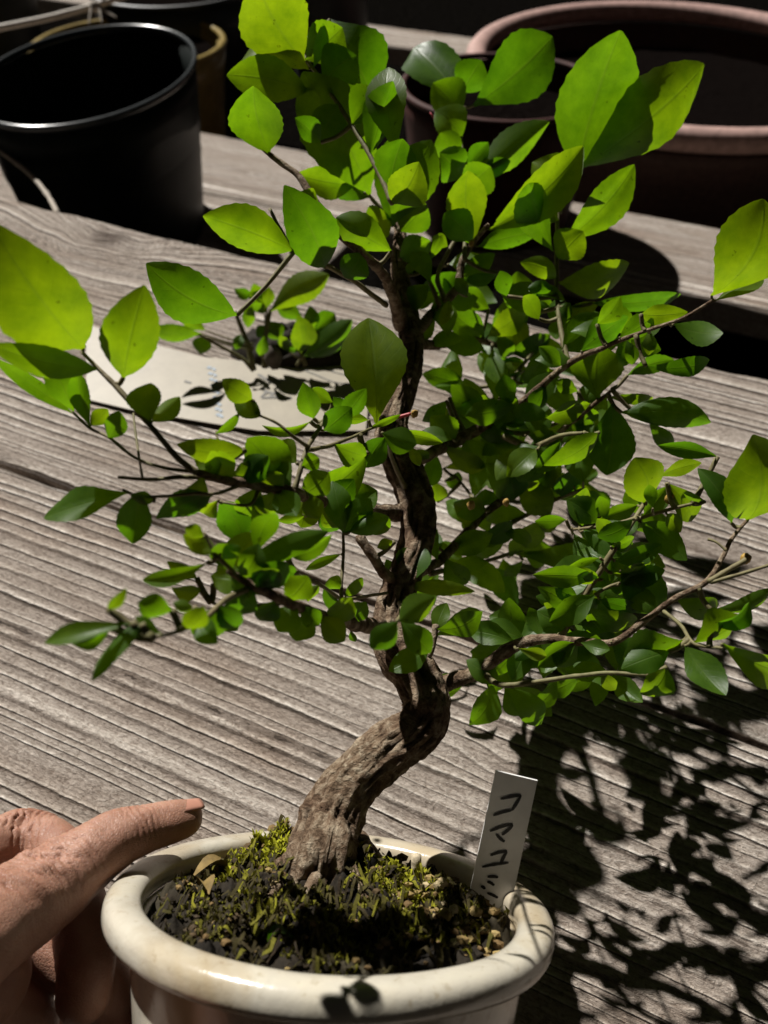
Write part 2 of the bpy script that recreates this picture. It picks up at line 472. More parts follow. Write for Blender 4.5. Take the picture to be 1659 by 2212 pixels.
def plank(name, parent, u0, u1, v0, v1, ztop, thick, du, dv, seed, knots=(), amp=0.0014, spacing=0.0066):
    nu = int((u1-u0)/du)+1; nv = int((v1-v0)/dv)+1
    us = np.linspace(u0, u1, nu); vsx = np.linspace(v0, v1, nv)
    U, Vv = np.meshgrid(us, vsx, indexing='ij')
    ph = Vv + 0.008*vnoise(U*1.6, Vv*3.0, seed) + 0.0018*vnoise(U*5, Vv*10, seed+1) + 0.0005*vnoise(U*26, Vv*40, seed+2)
    kmask = np.zeros_like(U)
    for (ku, kv, ks) in knots:
        du_ = (U-ku); dv_ = (Vv-kv)
        d2 = (du_/(ks*3.2))**2 + (dv_/(ks*1.6))**2
        ph = ph - ks*1.5*np.exp(-d2)*np.sign(0.2+0*dv_) * (1+0.2*vnoise(U*40, Vv*40, seed+9))
        r2 = (du_/(ks*0.75))**2+(dv_/(ks*0.55))**2
        kmask = np.maximum(kmask, np.exp(-r2*1.2)*np.clip(0.75+0.6*vnoise(U*110, Vv*190, seed+5), 0, 1))
    sp = spacing*(1+0.0*ph)
    # rings of uneven width
    phs = ph/sp + 1.3*vnoise(ph*55, ph*0, seed+3) + 0.5*vnoise(ph*140, ph*0, seed+4)
    fr = phs-np.floor(phs)
    idx = np.floor(phs)
    hgt = 0.35+0.65*np.abs(vnoise(idx*7.31, idx*0+0.5, seed+6))
    ridge = np.exp(-((fr-0.80)/0.16)**2) + 0.3*np.exp(-((fr-0.5)/0.2)**2)
    groove = np.exp(-((fr-0.95)/0.05)**2)+np.exp(-((fr+0.05)/0.05)**2)
    rough = 0.25*vnoise(U*420, Vv*900, seed+7)+0.22*vnoise(U*170, Vv*430, seed+8)
    fade = 0.72+0.36*vnoise(U*5, Vv*8, seed+12)
    hz = amp*(ridge*hgt*fade - 0.85*groove*hgt + rough*(1-0.6*ridge))
    hz = hz - 0.0006*kmask
    # worn, rounded long edges
    e = np.minimum(Vv-v0, v1-Vv)
    wob = 0.0016*vnoise(U*35, Vv*0, seed+10)
    hz = hz - 0.004*np.clip(1-(e+wob)/0.006, 0, 1)**2
    attr = np.clip(0.30+0.75*ridge*hgt*fade-0.45*groove*hgt+0.20*rough+0.16*vnoise(U*4, Vv*12, seed+11), 0, 1)
    X = UAX[0]*U+VAX[0]*Vv; Y = UAX[1]*U+VAX[1]*Vv
    # local coordinates: x along the board, y across
    verts = np.stack([U.ravel(), Vv.ravel(), (hz).ravel()], -1)
    ii = np.arange(nu*nv).reshape(nu, nv)
    q = np.stack([ii[:-1, :-1], ii[1:, :-1], ii[1:, 1:], ii[:-1, 1:]], -1).reshape(-1, 4)
    # skirt
    border = np.concatenate([ii[:, 0], ii[-1, 1:], ii[-2::-1, -1], ii[0, -2:0:-1]])
    bv = verts[border].copy(); bv[:, 2] = -thick
    nb = len(border); b0 = len(verts)
    verts = np.vstack([verts, bv])
    k = np.arange(nb); k2 = (k+1) % nb
    sk = np.stack([border[k], b0+k, b0+k2, border[k2]], -1)
    faces = np.vstack([q, sk])
    me = bpy.data.meshes.new(name)
    me.vertices.add(len(verts)); me.vertices.foreach_set('co', verts.ravel())
    me.loops.add(faces.size); me.loops.foreach_set('vertex_index', faces.ravel().astype(np.int32))
    me.polygons.add(len(faces))
    me.polygons.foreach_set('loop_start', np.arange(0, faces.size, 4, dtype=np.int32))
    me.polygons.foreach_set('loop_total', np.full(len(faces), 4, dtype=np.int32))
    me.update(calc_edges=True)
    me.validate()
    setattr_f(me, 'phase', np.concatenate([phs.ravel(), phs.ravel()[border]]))
    setattr_f(me, 'knot', np.concatenate([kmask.ravel(), kmask.ravel()[border]]))
    me.materials.append(WOOD)
    sm = np.ones(len(faces), dtype=bool); sm[len(q):] = False
    me.polygons.foreach_set('use_smooth', sm)
    o = bpy.data.objects.new(name, me); COL.objects.link(o)
    o.parent = parent
    o.location = (0, 0, ztop) ; o.rotation_euler = (0, 0, BROT)
    return o
# in the plank's own frame y must point across: VAX is UAX turned clockwise, so mirror v
VAX_SIGN = 1
# rotate by BROT maps x->UAX and y->(-UAX.y, UAX.x); VAX = -(that), so v = -y
def plank_at(name, parent, u0, u1, v0, v1, ztop, **kw):
    ks = [(k[0], -k[1], k[2]) for k in kw.pop('knots', [])]
    return plank(name, parent, u0, u1, -v1, -v0, ztop, knots=ks, **kw)

ZS = -0.16
bench = empty('bench', (0, 0, 0), 'weathered grey board bench under the cream bonsai pot', 'bench')
plank_at('plank', bench, -0.55, 1.15, 0.2085, 0.478, 0.0, thick=0.035, du=0.0035, dv=0.0011, seed=3,
         knots=[(0.46, 0.455, 0.026), (0.16, 0.32, 0.006), (-0.33, 0.27, 0.012)])
plank_at('plank', bench, -0.55, 0.75, -0.14, 0.2062, -0.0005, thick=0.035, du=0.0035, dv=0.0011, seed=21,
         knots=[(0.016, 0.150, 0.004)], amp=0.0009, spacing=0.0066)
shelf = empty('shelf', (0, 0, ZS), 'lower grey board shelf behind the bench carrying the dark pots', 'shelf')
plank_at('plank', shelf, 0.42, 1.65, 0.70, 0.862, 0.0, thick=0.035, du=0.008, dv=0.0022, seed=40)
plank_at('plank', shelf, -0.95, 1.65, 0.866, 1.05, -0.001, thick=0.035, du=0.008, dv=0.0022, seed=44, knots=[(0.55, 0.97, 0.02)])
plank_at('plank', shelf, -0.95, 1.95, 1.59, 1.715, 0.0, thick=0.035, du=0.01, dv=0.003, seed=50)
def beam(parent, name, u0, u1, v0, v1, z0, z1):
    me = box_mesh(name, u0, u1, -v1, -v0, z0, z1)
    o = link(name, me, BEAM, None, smooth=False)
    o.parent = parent; o.rotation_euler = (0, 0, BROT)
    return o
for uu in (-0.42, 0.62):
    beam(bench, 'crossbeam', uu, uu+0.05, -0.13, 0.46, -0.085, -0.0365)
    beam(bench, 'leg', uu, uu+0.05, -0.10, -0.05, -0.40, -0.085)
    beam(bench, 'leg', uu, uu+0.05, 0.38, 0.43, -0.40, -0.085)
for uu in (-0.6, 1.3):
    beam(shelf, 'crossbeam', uu, uu+0.05, 0.71, 1.70, -0.085, -0.0365)
    beam(shelf, 'leg', uu, uu+0.05, 0.74, 0.79, -0.24, -0.085)
    beam(shelf, 'leg', uu, uu+0.05, 1.62, 1.67, -0.24, -0.085)

# ------------------------------------------------------------------ background pots
def pot_thing(name, x, y, zbase, R, h, lip, mat, label, cat='pot', ex=1.0, ey=1.0, rot=0.0, base=0.72, fill=0.78, lipmat=None, soilmat=None, seed=0, wall=0.012, bulge=0.0):
    t = empty(name, (x, y, zbase), label, cat)
    t.rotation_euler = (0, 0, rot)
    rb = R*base
    prof = [(rb*0.2, 0.004), (rb*0.93, 0.003), (rb, 0.0), (rb*1.01, 0.004)]
    for k in range(1, 9):
        s = k/9.0
        prof.append((rb+(R-lip*0.45-rb)*s + bulge*math.sin(math.pi*s), h*s*0.93))
    prof += [(R-lip*0.35, h-lip*1.0)]
    V, F = lathe(prof+[(R-lip*0.9, h-lip*0.9), (R-wall-lip*0.6, h*0.6), (rb*0.85, h*0.2), (rb*0.2, h*0.15)], 96, ex, ey, 0.012, seed)
    b = link('wall', mesh('wall', V, F), mat); b.parent = t
    ring = []
    for k in range(14):
        a = 2*math.pi*k/14
        ring.append((R-lip*0.5+math.cos(a)*lip*0.5, h-lip*0.45+math.sin(a)*lip*0.45))
    V, F = lathe(ring, 128, ex, ey, 0.004, seed, closed=True)
    r = link('rim', mesh('rim', V, F), lipmat or mat); r.parent = t
    # soil
    rs = []
    n = 18
    hs = h*fill
    V = [(0, 0, hs+0.004)]
    F = []
    rr = R-wall-lip*0.6-0.004
    for i in range(1, n+1):
        for k in range(64):
            a = 2*math.pi*k/64
            rad = rr*i/n*(0.985)
            x_, y_ = rad*math.cos(a)*ex, rad*math.sin(a)*ey
            z_ = hs+0.004*mnoise.noise(Vector((x_*60, y_*60, seed)))+0.003*mnoise.noise(Vector((x_*200, y_*200, seed)))
            V.append((x_, y_, z_))
    for k in range(64):
        F.append((0, 1+k, 1+(k+1) % 64))
    for i in range(n-1):
        for k in range(64):
            k2 = (k+1) % 64
            F.append((1+i*64+k, 1+(i+1)*64+k, 1+(i+1)*64+k2, 1+i*64+k2))
    s = link('soil', mesh('soil', V, F), soilmat or DARKSOIL); s.parent = t
    return t
pot_thing('glazed_pot', -0.3241, 0.9377, ZS+0.0015, 0.1754, 0.19, 0.008, DARKGLAZE,
          'wide dark green glazed pot with thin shiny rim at the back left', base=0.8, fill=0.45, seed=1, wall=0.008, ey=0.648, rot=1.5183, lipmat=RIMGLAZE)
pot_thing('ochre_pot', -0.453, 1.545, -0.40, 0.172, 0.30, 0.012, GOLDGLAZE,
          'ochre glazed pot peeping out behind the wide dark green pot', base=0.75, fill=0.93, seed=2)
pot_thing('red_clay_pot', 0.140, 0.985, ZS+0.0015, 0.122, 0.16, 0.008, REDCLAY,
          'small dark red clay pot hidden behind the upper foliage', base=0.8, fill=0.8, seed=3, wall=0.006)
pot_thing('brown_planter', 0.466, 1.365, -0.40, 0.337, 0.33, 0.036, SHADEDCLAY,
          'large brown clay planter with thick lit rim at the back right', base=0.72, fill=0.80, seed=4, wall=0.03, lipmat=LITRIM)
pot_thing('black_nursery_pot', -0.42, 1.80, -0.40, 0.16, 0.33, 0.012, BLACKPOT,
          'tall black plastic nursery pot behind the ochre pot', base=0.8, fill=0.9, seed=5)
pot_thing('black_nursery_pot', -0.92, 1.86, -0.40, 0.20, 0.36, 0.012, BLACKPOT,
          'black plastic nursery pot behind the tied bamboo stick', base=0.8, fill=0.9, seed=6)
pot_thing('small_brown_pot', -0.10, 1.62, -0.40, 0.075, 0.42, 0.006, BLACKPOT,
          'slim dark pot at the top edge behind the topmost leaves', base=0.8, fill=0.9, seed=7, wall=0.005)

# dry twig across the front of the glazed pot and a bamboo stick with a string knot
def ptube(name, pts, mat, parent=None, sides=8, sub=6, rough=0.0, seed=0):
    """pts: (px, py, depth, radius_px)"""
    P = [at(p[0], p[1], p[2]) for p in pts]
    R = [p[3]*p[2]/FPX for p in pts]
    Q, r = smooth_path(P, R, sub)
    if rough:
        for i in range(len(r)):
            r[i] *= 1+rough*mnoise.noise(Vector((i*0.9, seed, 0)))
    V, F = tube(Q, r, sides)
    return link(name, mesh(name, V, F), mat, parent)
o = ptube('dry_twig', [(-60, 262, .80, 4.5), (0, 325, .77, 5), (60, 372, .745, 5.5), (100, 418, .715, 5.5), (125, 462, .672, 6)], DRYTWIG, rough=0.35, sub=8)
tag(o, 'thin pale dry twig leaning from the bench edge past the dark glazed pot', 'twig')
st = empty('tied_stick', tuple(at(90, 40, 1.15)), 'pale bamboo stick with a string knot at the top left corner', 'stick')
ptube('cane', [(-160, 92, 1.12, 6), (0, 60, 1.15, 6.5), (120, 35, 1.18, 6.5), (250, -2, 1.22, 6), (420, -60, 1.27, 6)], BAMBOO, st, rough=0.12)
for k, (dx, dy, ex_, ey_) in enumerate([(-8, -4, -14, 38), (8, -2, 14, 34), (4, -6, 46, 22), (-4, -12, 24, -22)]):
    ptube('string', [(206+dx, 16+dy, 1.185, 3.2), (206+dx*0.5+ex_*0.5, 16+ey_*0.45, 1.18, 2.4), (206+ex_, 16+ey_, 1.175, 1.4)], DRYTWIG, st)
kv = at(206, 14, 1.188)
bm = bmesh.new(); bmesh.ops.create_icosphere(bm, subdivisions=2, radius=0.0085)
for v in bm.verts:
    v.co *= 1+0.25*mnoise.noise(v.co*300)
    v.co = v.co + Vector(kv)
me = bpy.data.meshes.new('knot'); bm.to_mesh(me); bm.free()
link('knot', me, DRYTWIG, st)

# ------------------------------------------------------------------ bonsai pot
PC = np.array([-0.0144, 0.0740, 0.0729])-UP*0.0036          # centre of the rim's mid line
PN = np.array([0.0797, 0.8093, 0.5820]); PN /= np.linalg.norm(PN)
E1 = np.cross(PN, FW); E1 /= np.linalg.norm(E1)   # sideways
if E1[0] < 0: E1 = -E1
E2 = np.cross(PN, E1)                              # away from viewer?
if np.dot(E2, FW) < 0: E2 = -E2; E1s = 1
PM = Matrix(((E1[0], E2[0], PN[0], PC[0]), (E1[1], E2[1], PN[1], PC[1]), (E1[2], E2[2], PN[2], PC[2]), (0, 0, 0, 1)))
flip = PM.to_3x3().determinant() < 0
def ploc(x, y, z):
    return PC+E1*x+E2*y+PN*z
def to_pot(px, py, z=0.0):
    """local (x, y) where the view ray meets the plane z above the rim line"""
    r = ray(px, py)
    O = PC+PN*z
    t = np.dot(O-CAM, PN)/np.dot(r, PN)
    P = CAM+r*t-O
    return float(np.dot(P, E1)), float(np.dot(P, E2)), float(t)
pot = empty('bonsai_pot', tuple(ploc(0, 0, -0.055)), 'round cream glazed bonsai pot with thick rolled rim tilted in the hand', 'pot')
def potmesh(name, V, F, mat, parent=pot, smooth=True):
    W = [ploc(*v) for v in V]
    if flip:
        F = [tuple(reversed(f)) for f in F]
    return link(name, mesh(name, W, F), mat, parent, smooth)
RP = 0.0605
prof = [(0.012, -0.0515), (0.038, -0.0520), (0.0425, -0.0540), (0.0445, -0.0530), (0.0455, -0.049)]
for k in range(1, 10):
    s = k/9.0
    prof.append((0.0455+(0.0535-0.0455)*s**0.8, -0.049+(0.049-0.0075)*s))
prof += [(0.0537, -0.005), (0.0500, -0.004), (0.0475, -0.012), (0.044, -0.038), (0.012, -0.044)]
V, F = lathe(prof, 128, 1, 1, 0.012, 3)
potmesh('body', V, F, GLAZE)
ring = []
for k in range(28):
    a = 2*math.pi*k/28
    ca, sa = math.cos(a), math.sin(a)
    ca = math.copysign(abs(ca)**0.8, ca); sa = math.copysign(abs(sa)**0.8, sa)
    ring.append((0.0557+ca*0.0050, -0.0010+sa*0.0042))
V, F = lathe(ring, 160, 1, 1, 0.012, 4, closed=True)
potmesh('rim', V, F, GLAZE)

# soil mound
def soil_h(x, y):
    r = math.hypot(x, y)
    h = -0.0035+0.006*max(0, 1-(r/0.046)**2)
    tb = TRUNKB
    d = math.hypot(x-tb[0], y-tb[1])
    h += 0.007*math.exp(-(d/0.017)**2)
    p = Vector((x, y, 0))
    h += 0.0042*mnoise.noise(p*75)+0.0040*mnoise.noise(p*180)+0.0028*mnoise.noise(p*400)+0.0014*mnoise.noise(p*900)
    h += 0.007*math.exp(-(((x+0.020)/0.012)**2+((y-0.040)/0.007)**2))*1.0
    for (lx, ly, sr) in CUSH:
        h += 0.0030*math.exp(-(((x-lx)**2+(y-ly)**2)/(sr*0.7)**2))
    if r > 0.045:
        h -= (r-0.045)*0.55
    return h
TRUNKB = to_pot(700, 1862, 0.004)[:2]
CUSH = [(*to_pot(a, b, 0.0)[:2], c) for a, b, c in ((570, 1868, .011), (520, 1895, .007), (640, 1882, .007), (860, 1920, .009), (930, 1962, .010), (1015, 1955, .009), (640, 1990, .010), (480, 1985, .009), (880, 2012, .008), (700, 2040, .008), (400, 1930, .008))]
n, m_ = 90, 240
V = [(0, 0, soil_h(0, 0))]; F = []
for i in range(1, n+1):
    for k in range(m_):
        a = 2*math.pi*k/m_
        rr = 0.0492*i/n
        x, y = rr*math.cos(a), rr*math.sin(a)
        V.append((x, y, soil_h(x, y)))
for k in range(m_): F.append((0, 1+k, 1+(k+1) % m_))
for i in range(n-1):
    for k in range(m_):
        k2 = (k+1) % m_
        F.append((1+i*m_+k, 1+(i+1)*m_+k, 1+(i+1)*m_+k2, 1+i*m_+k2))
so = potmesh('soil', V, F, SOIL)
setattr_f(so.data, 'tone', [min(1, max(0, 0.35+0.9*mnoise.noise(Vector((v[0]*60, v[1]*60, 7)))+(0.25 if v[0] < -0.034 else 0))) for v in V])

def moss_density(x, y):
    """returns (probability, tone)"""
    px = (x, y)
    spots = [(570, 1868, 0.012, 0.95), (520, 1895, 0.008, 0.7), (640, 1880, 0.008, 0.8), (860, 1920, 0.010, 0.75), (930, 1960, 0.012, 0.6), (1010, 1960, 0.010, 0.5),
             (760, 1880, 0.008, 0.7), (640, 1990, 0.012, 0.45), (480, 1980, 0.012, 0.40), (880, 2010, 0.010, 0.55), (1000, 1880, 0.007, 0.5), (700, 2040, 0.010, 0.45), (570, 1770, 0.012, 0.1)]
    best = (0.05, 0.32)
    for (sx, sy, sr, tone) in spots:
        lx, ly, _ = to_pot(sx, sy, 0.0)
        d = math.hypot(x-lx, y-ly)
        if d < sr*1.3:
            p_ = 1.0-0.5*d/sr
            if p_ > best[0]: best = (p_, tone)
    return best
V = []; F = []; tone = []
r_ = random.Random(5)
cnt = 0
while cnt < 3300:
    a = r_.random()*2*math.pi; rr = 0.0488*math.sqrt(r_.random())
    x, y = rr*math.cos(a), rr*math.sin(a)
    p_, tn = moss_density(x, y)
    if r_.random() > p_: 
        continue
    if x < -0.036 and r_.random() < 0.6: continue
    z = soil_h(x, y)
    hh = r_.uniform(0.0007, 0.0024)*(0.5+tn)
    for b in range(3):
        an = r_.random()*2*math.pi
        lx, ly = math.cos(an), math.sin(an)
        w = r_.uniform(0.0002, 0.0005)
        le = hh*r_.uniform(0.5, 1.0)
        i0 = len(V)
        V += [(x-ly*w, y+lx*w, z-0.0005), (x+ly*w, y-lx*w, z-0.0005),
              (x+lx*le*0.45+ly*w, y+ly*le*0.45-lx*w, z+hh*0.6), (x+lx*le*0.45-ly*w, y+ly*le*0.45+lx*w, z+hh*0.6),
              (x+lx*le*0.9, y+ly*le*0.9, z+hh*r_.uniform(0.5, 1.1))]
        F += [(i0, i0+1, i0+2, i0+3), (i0+3, i0+2, i0+4)]
        tt = min(1, max(0, tn+r_.gauss(0, 0.15)))
        tone += [tt]*5
    cnt += 1
mo = potmesh('moss', V, F, MOSS)
mo['kind'] = 'stuff'
setattr_f(mo.data, 'tone', tone)
# loose grains and crumbs
ico = bmesh.new(); bmesh.ops.create_icosphere(ico, subdivisions=1, radius=1.0)
iv = [v.co.copy() for v in ico.verts]; ifc = [tuple(v.index for v in f.verts) for f in ico.faces]; ico.free()
V = []; F = []; tone = []
for k in range(1500):
    a = r_.random()*2*math.pi; rr = 0.0485*math.sqrt(r_.random())
    x, y = rr*math.cos(a), rr*math.sin(a)
    bx, by, _ = to_pot(1000, 1975, 0.0)
    near = math.hypot(x-bx, y-by) < 0.02
    if not near and r_.random() < 0.72: continue
    s = r_.uniform(0.0004, 0.0013)*(1.35 if near else 1.0)
    z = soil_h(x, y)+s*0.4
    i0 = len(V)
    ph = r_.random()*50
    for q in iv:
        d = 1+0.35*mnoise.noise(q*1.3+Vector((ph, 0, 0)))
        V.append((x+q.x*s*d*1.2, y+q.y*s*d, z+q.z*s*d*0.8))
    F += [tuple(i0+j for j in f) for f in ifc]
    tone += [min(1, max(0, r_.gauss(0.62 if near else 0.22, 0.22)))]*len(iv)
gr = potmesh('grit', V, F, GRIT, smooth=False)
gr['kind'] = 'stuff'
setattr_f(gr.data, 'tone', tone)
# dead moss strands lying over the soil
V = []; F = []; tone = []
for k in range(520):
    a = r_.random()*2*math.pi; rr = 0.046*math.sqrt(r_.random())
    x, y = rr*math.cos(a), rr*math.sin(a)
    an = r_.random()*2*math.pi; ln2 = r_.uniform(0.003, 0.009); cv = r_.uniform(-2.5, 2.5)
    w = r_.uniform(0.0002, 0.0006)
    i0 = len(V); tt = min(1, max(0, r_.gauss(0.32, 0.18)))
    hx, hy = x, y
    for q_ in range(7):
        u_ = q_/6
        z = soil_h(hx, hy)+0.0006+0.0022*math.sin(math.pi*u_)*r_.uniform(0.6, 1.2)
        nx_, ny_ = -math.sin(an), math.cos(an)
        V += [(hx+nx_*w, hy+ny_*w, z), (hx-nx_*w, hy-ny_*w, z+0.0004)]
        tone += [tt, tt]
        hx += math.cos(an)*ln2/6; hy += math.sin(an)*ln2/6; an += cv/6
        if math.hypot(hx, hy) > 0.0478:
            an += 2.0
    F += [(i0+2*q_, i0+2*q_+1, i0+2*q_+3, i0+2*q_+2) for q_ in range(6)]
ds = potmesh('dead_moss', V, F, MOSS)
ds['kind'] = 'stuff'
setattr_f(ds.data, 'tone', tone)
# bark and root crumbs heaped at the back
V = []; F = []; tone = []
for k in range(260):
    cxp, cyp = r_.choice([(540, 1795), (600, 1805), (570, 1785), (520, 1830), (880, 1835), (960, 1850)])
    lx, ly, _ = to_pot(cxp+r_.gauss(0, 28), cyp+r_.gauss(0, 10), 0.003)
    if math.hypot(lx, ly) > 0.0485: continue
    s = r_.uniform(0.0007, 0.0018)
    z = soil_h(lx, ly)+r_.uniform(0, 0.003)
    i0 = len(V); ph = r_.random()*50
    for q in iv:
        d = 1+0.5*mnoise.noise(q*1.6+Vector((ph, 0, 0)))
        V.append((lx+q.x*s*d*1.5, ly+q.y*s*d, z+q.z*s*d*0.8))
    F += [tuple(i0+j for j in f) for f in ifc]
    tone += [min(1, max(0, r_.gauss(0.3, 0.15)))]*len(iv)
cr = potmesh('bark_crumbs', V, F, GRIT, smooth=False)
cr['kind'] = 'stuff'
setattr_f(cr.data, 'tone', tone)
# dry flakes and small stray leaves on the soil
for k, (fx, fy, w, l, an, mt) in enumerate([(455, 1880, .006, .010, .6, DRYLEAF), (440, 1925, .005, .008, 2.1, DRYLEAF), (610, 2020, .006, .007, .3, LEAF),
                                            (960, 1990, .004, .006, 1.8, DRYLEAF), (720, 1990, .004, .006, .2, DRYLEAF)]):
    lx, ly, _ = to_pot(fx, fy, 0.002)
    z = soil_h(lx, ly)+0.0022
    V = []; F = []
    for i in range(7):
        s = i/6
        ww = w*0.5*math.sin(math.pi*min(0.97, 0.06+s*0.9))
        for j in (-1, 0, 1):
            X = (s-.5)*l; Y = j*ww
            V.append((lx+X*math.cos(an)-Y*math.sin(an), ly+X*math.sin(an)+Y*math.cos(an), z+0.0025*math.sin(s*3)+0.0022*abs(j)*math.sin(s*2+k)))
    for i in range(6):
        for j in range(2):
            F.append((i*3+j, i*3+j+1, i*3+j+4, i*3+j+3))
    potmesh('fallen_leaf', V, F, mt).data.uv_layers.new(name='UVMap')
# cut stakes standing in the soil
def pot_stick(px, py, top_px, top_py, r, mat, name='stub', z=0.0, depth_top=None):
    lx, ly, d = to_pot(px, py, z)
    A = ploc(lx, ly, soil_h(lx, ly)-0.002)
    Bp = at(top_px, top_py, depth_top or d-0.002)
    Q, rr2 = smooth_path([A, Bp], [r, r*0.92], 6)
    V, F = tube(Q, rr2, 9, rfun=lambda s, a, r0, P: r0*(1+0.12*mnoise.noise(Vector((s*4, a*1.5, 1)))))
    return link(name, mesh(name, V, F), mat, pot)
pot_stick(902, 1905, 899, 1848, 0.0017, CUT)
pot_stick(592, 1838, 622, 1817, 0.0008, PLASTIC, 'wire_end')

# ------------------------------------------------------------------ the tree
tree = empty('bonsai_tree', tuple(ploc(TRUNKB[0], TRUNKB[1], 0.002)), 'small bonsai with twisted brown trunk and glowing green leaves in the cream pot', 'bonsai')
TD = 0.236
tk = [(676, 1960, .226, 104), (686, 1900, .226, 97), (698, 1838, .2275, 87), (714, 1775, .228, 76), (762, 1692, .228, 68), (838, 1622, .226, 63), (903, 1575, .224, 60), (922, 1520, .223, 57),
      (898, 1458, .222, 57), (856, 1400, .221, 55), (848, 1340, .220, 47), (862, 1270, .219, 42), (893, 1190, .218, 43), (903, 1110, .217, 45), (884, 1040, .216, 44), (853, 975, .215, 43), (846, 915, .215, 40),
      (868, 850, .214, 34), (888, 780, .213, 31), (886, 710, .212, 29), (872, 640, .211, 25), (862, 570, .209, 20), (864, 500, .207, 15), (848, 440, .204, 11), (842, 400, .202, 8)]
tk = [(a, b, lean_d(min(b, 1862))+(c-.2165)*0.35*(1 if b < 1800 else 0), d) for a, b, c, d in tk]
P = [at(a, b, c) for a, b, c, d in tk]; R = [d*c/FPX*0.90 for a, b, c, d in tk]
Q, rr = smooth_path(P, R, 20)
crev = []
def bark_r(s, a, r, Pp):
    p = Vector(Pp)
    base = max(0.0, 1-s*7.5)
    lob = base*0.08*math.sin(a*5+1.3)+base*0.05*math.sin(a*9+s*20)
    w = mnoise.noise(Vector((math.cos(a)*2.2, math.sin(a)*2.2, s*30)))
    strip = mnoise.noise(Vector((math.cos(a)*6, math.sin(a)*6, s*26+3)))+0.5*mnoise.noise(Vector((math.cos(a)*14, math.sin(a)*14, s*48+9)))
    f = mnoise.noise(Vector((math.cos(a)*11, math.sin(a)*11, s*70)))
    cr_ = max(0.0, -strip-0.28)*1.6
    crev.append(min(1.0, cr_*1.5))
    knob = 0.0
    for (ss, aa, am) in ((0.36, 2.0, .22), (0.29, 4.3, .16), (0.20, 1.0, .18), (0.45, 5.2, .15), (0.12, 3.3, .2)):
        da = math.atan2(math.sin(a-aa), math.cos(a-aa))
        knob += am*math.exp(-((s-ss)/0.012)**2-(da/0.5)**2)
    fn = mnoise.noise(Vector((math.cos(a)*9, math.sin(a)*9, s*150)))
    return r*(0.95+lob+0.09*w+0.15*strip*(0.5+0.5*(s < 0.6))+0.07*f+0.05*fn-0.20*cr_+knob*0.7)
V, F = tube(Q, rr, 72, True, bark_r)
tr = link('trunk', mesh('trunk', V, F), BARK, tree)
setattr_f(tr.data, 'crev', crev+[0, 0])
# surface roots
for (pts) in ([(655, 1830, 30), (628, 1868, 20), (596, 1905, 12), (575, 1930, 6)], [(700, 1850, 30), (690, 1890, 20), (655, 1935, 13), (640, 1965, 6)], [(770, 1830, 26), (820, 1862, 16), (858, 1880, 8)], [(740, 1850, 26), (755, 1895, 15), (790, 1930, 7)]):
    Pp = []; Rr = []
    for (x, y, r) in pts:
        lx, ly, d = to_pot(x, y, 0.004)
        Pp.append(ploc(lx, ly, soil_h(lx, ly)+r*d/FPX*0.35)); Rr.append(r*d/FPX*0.85)
    Pp[0] = Pp[0]+PN*0.006
    Qr, r2 = smooth_path(Pp, Rr, 6)
    V, F = tube(Qr, r2, 10, rfun=lambda s, a, r0, P_: r0*(1+0.25*mnoise.noise(Vector(P_)*260+Vector((a, 0, 0)))))
    ro = link('root', mesh('root', V, F), BARK, tree)
    setattr_f(ro.data, 'crev', [0.0]*len(V))

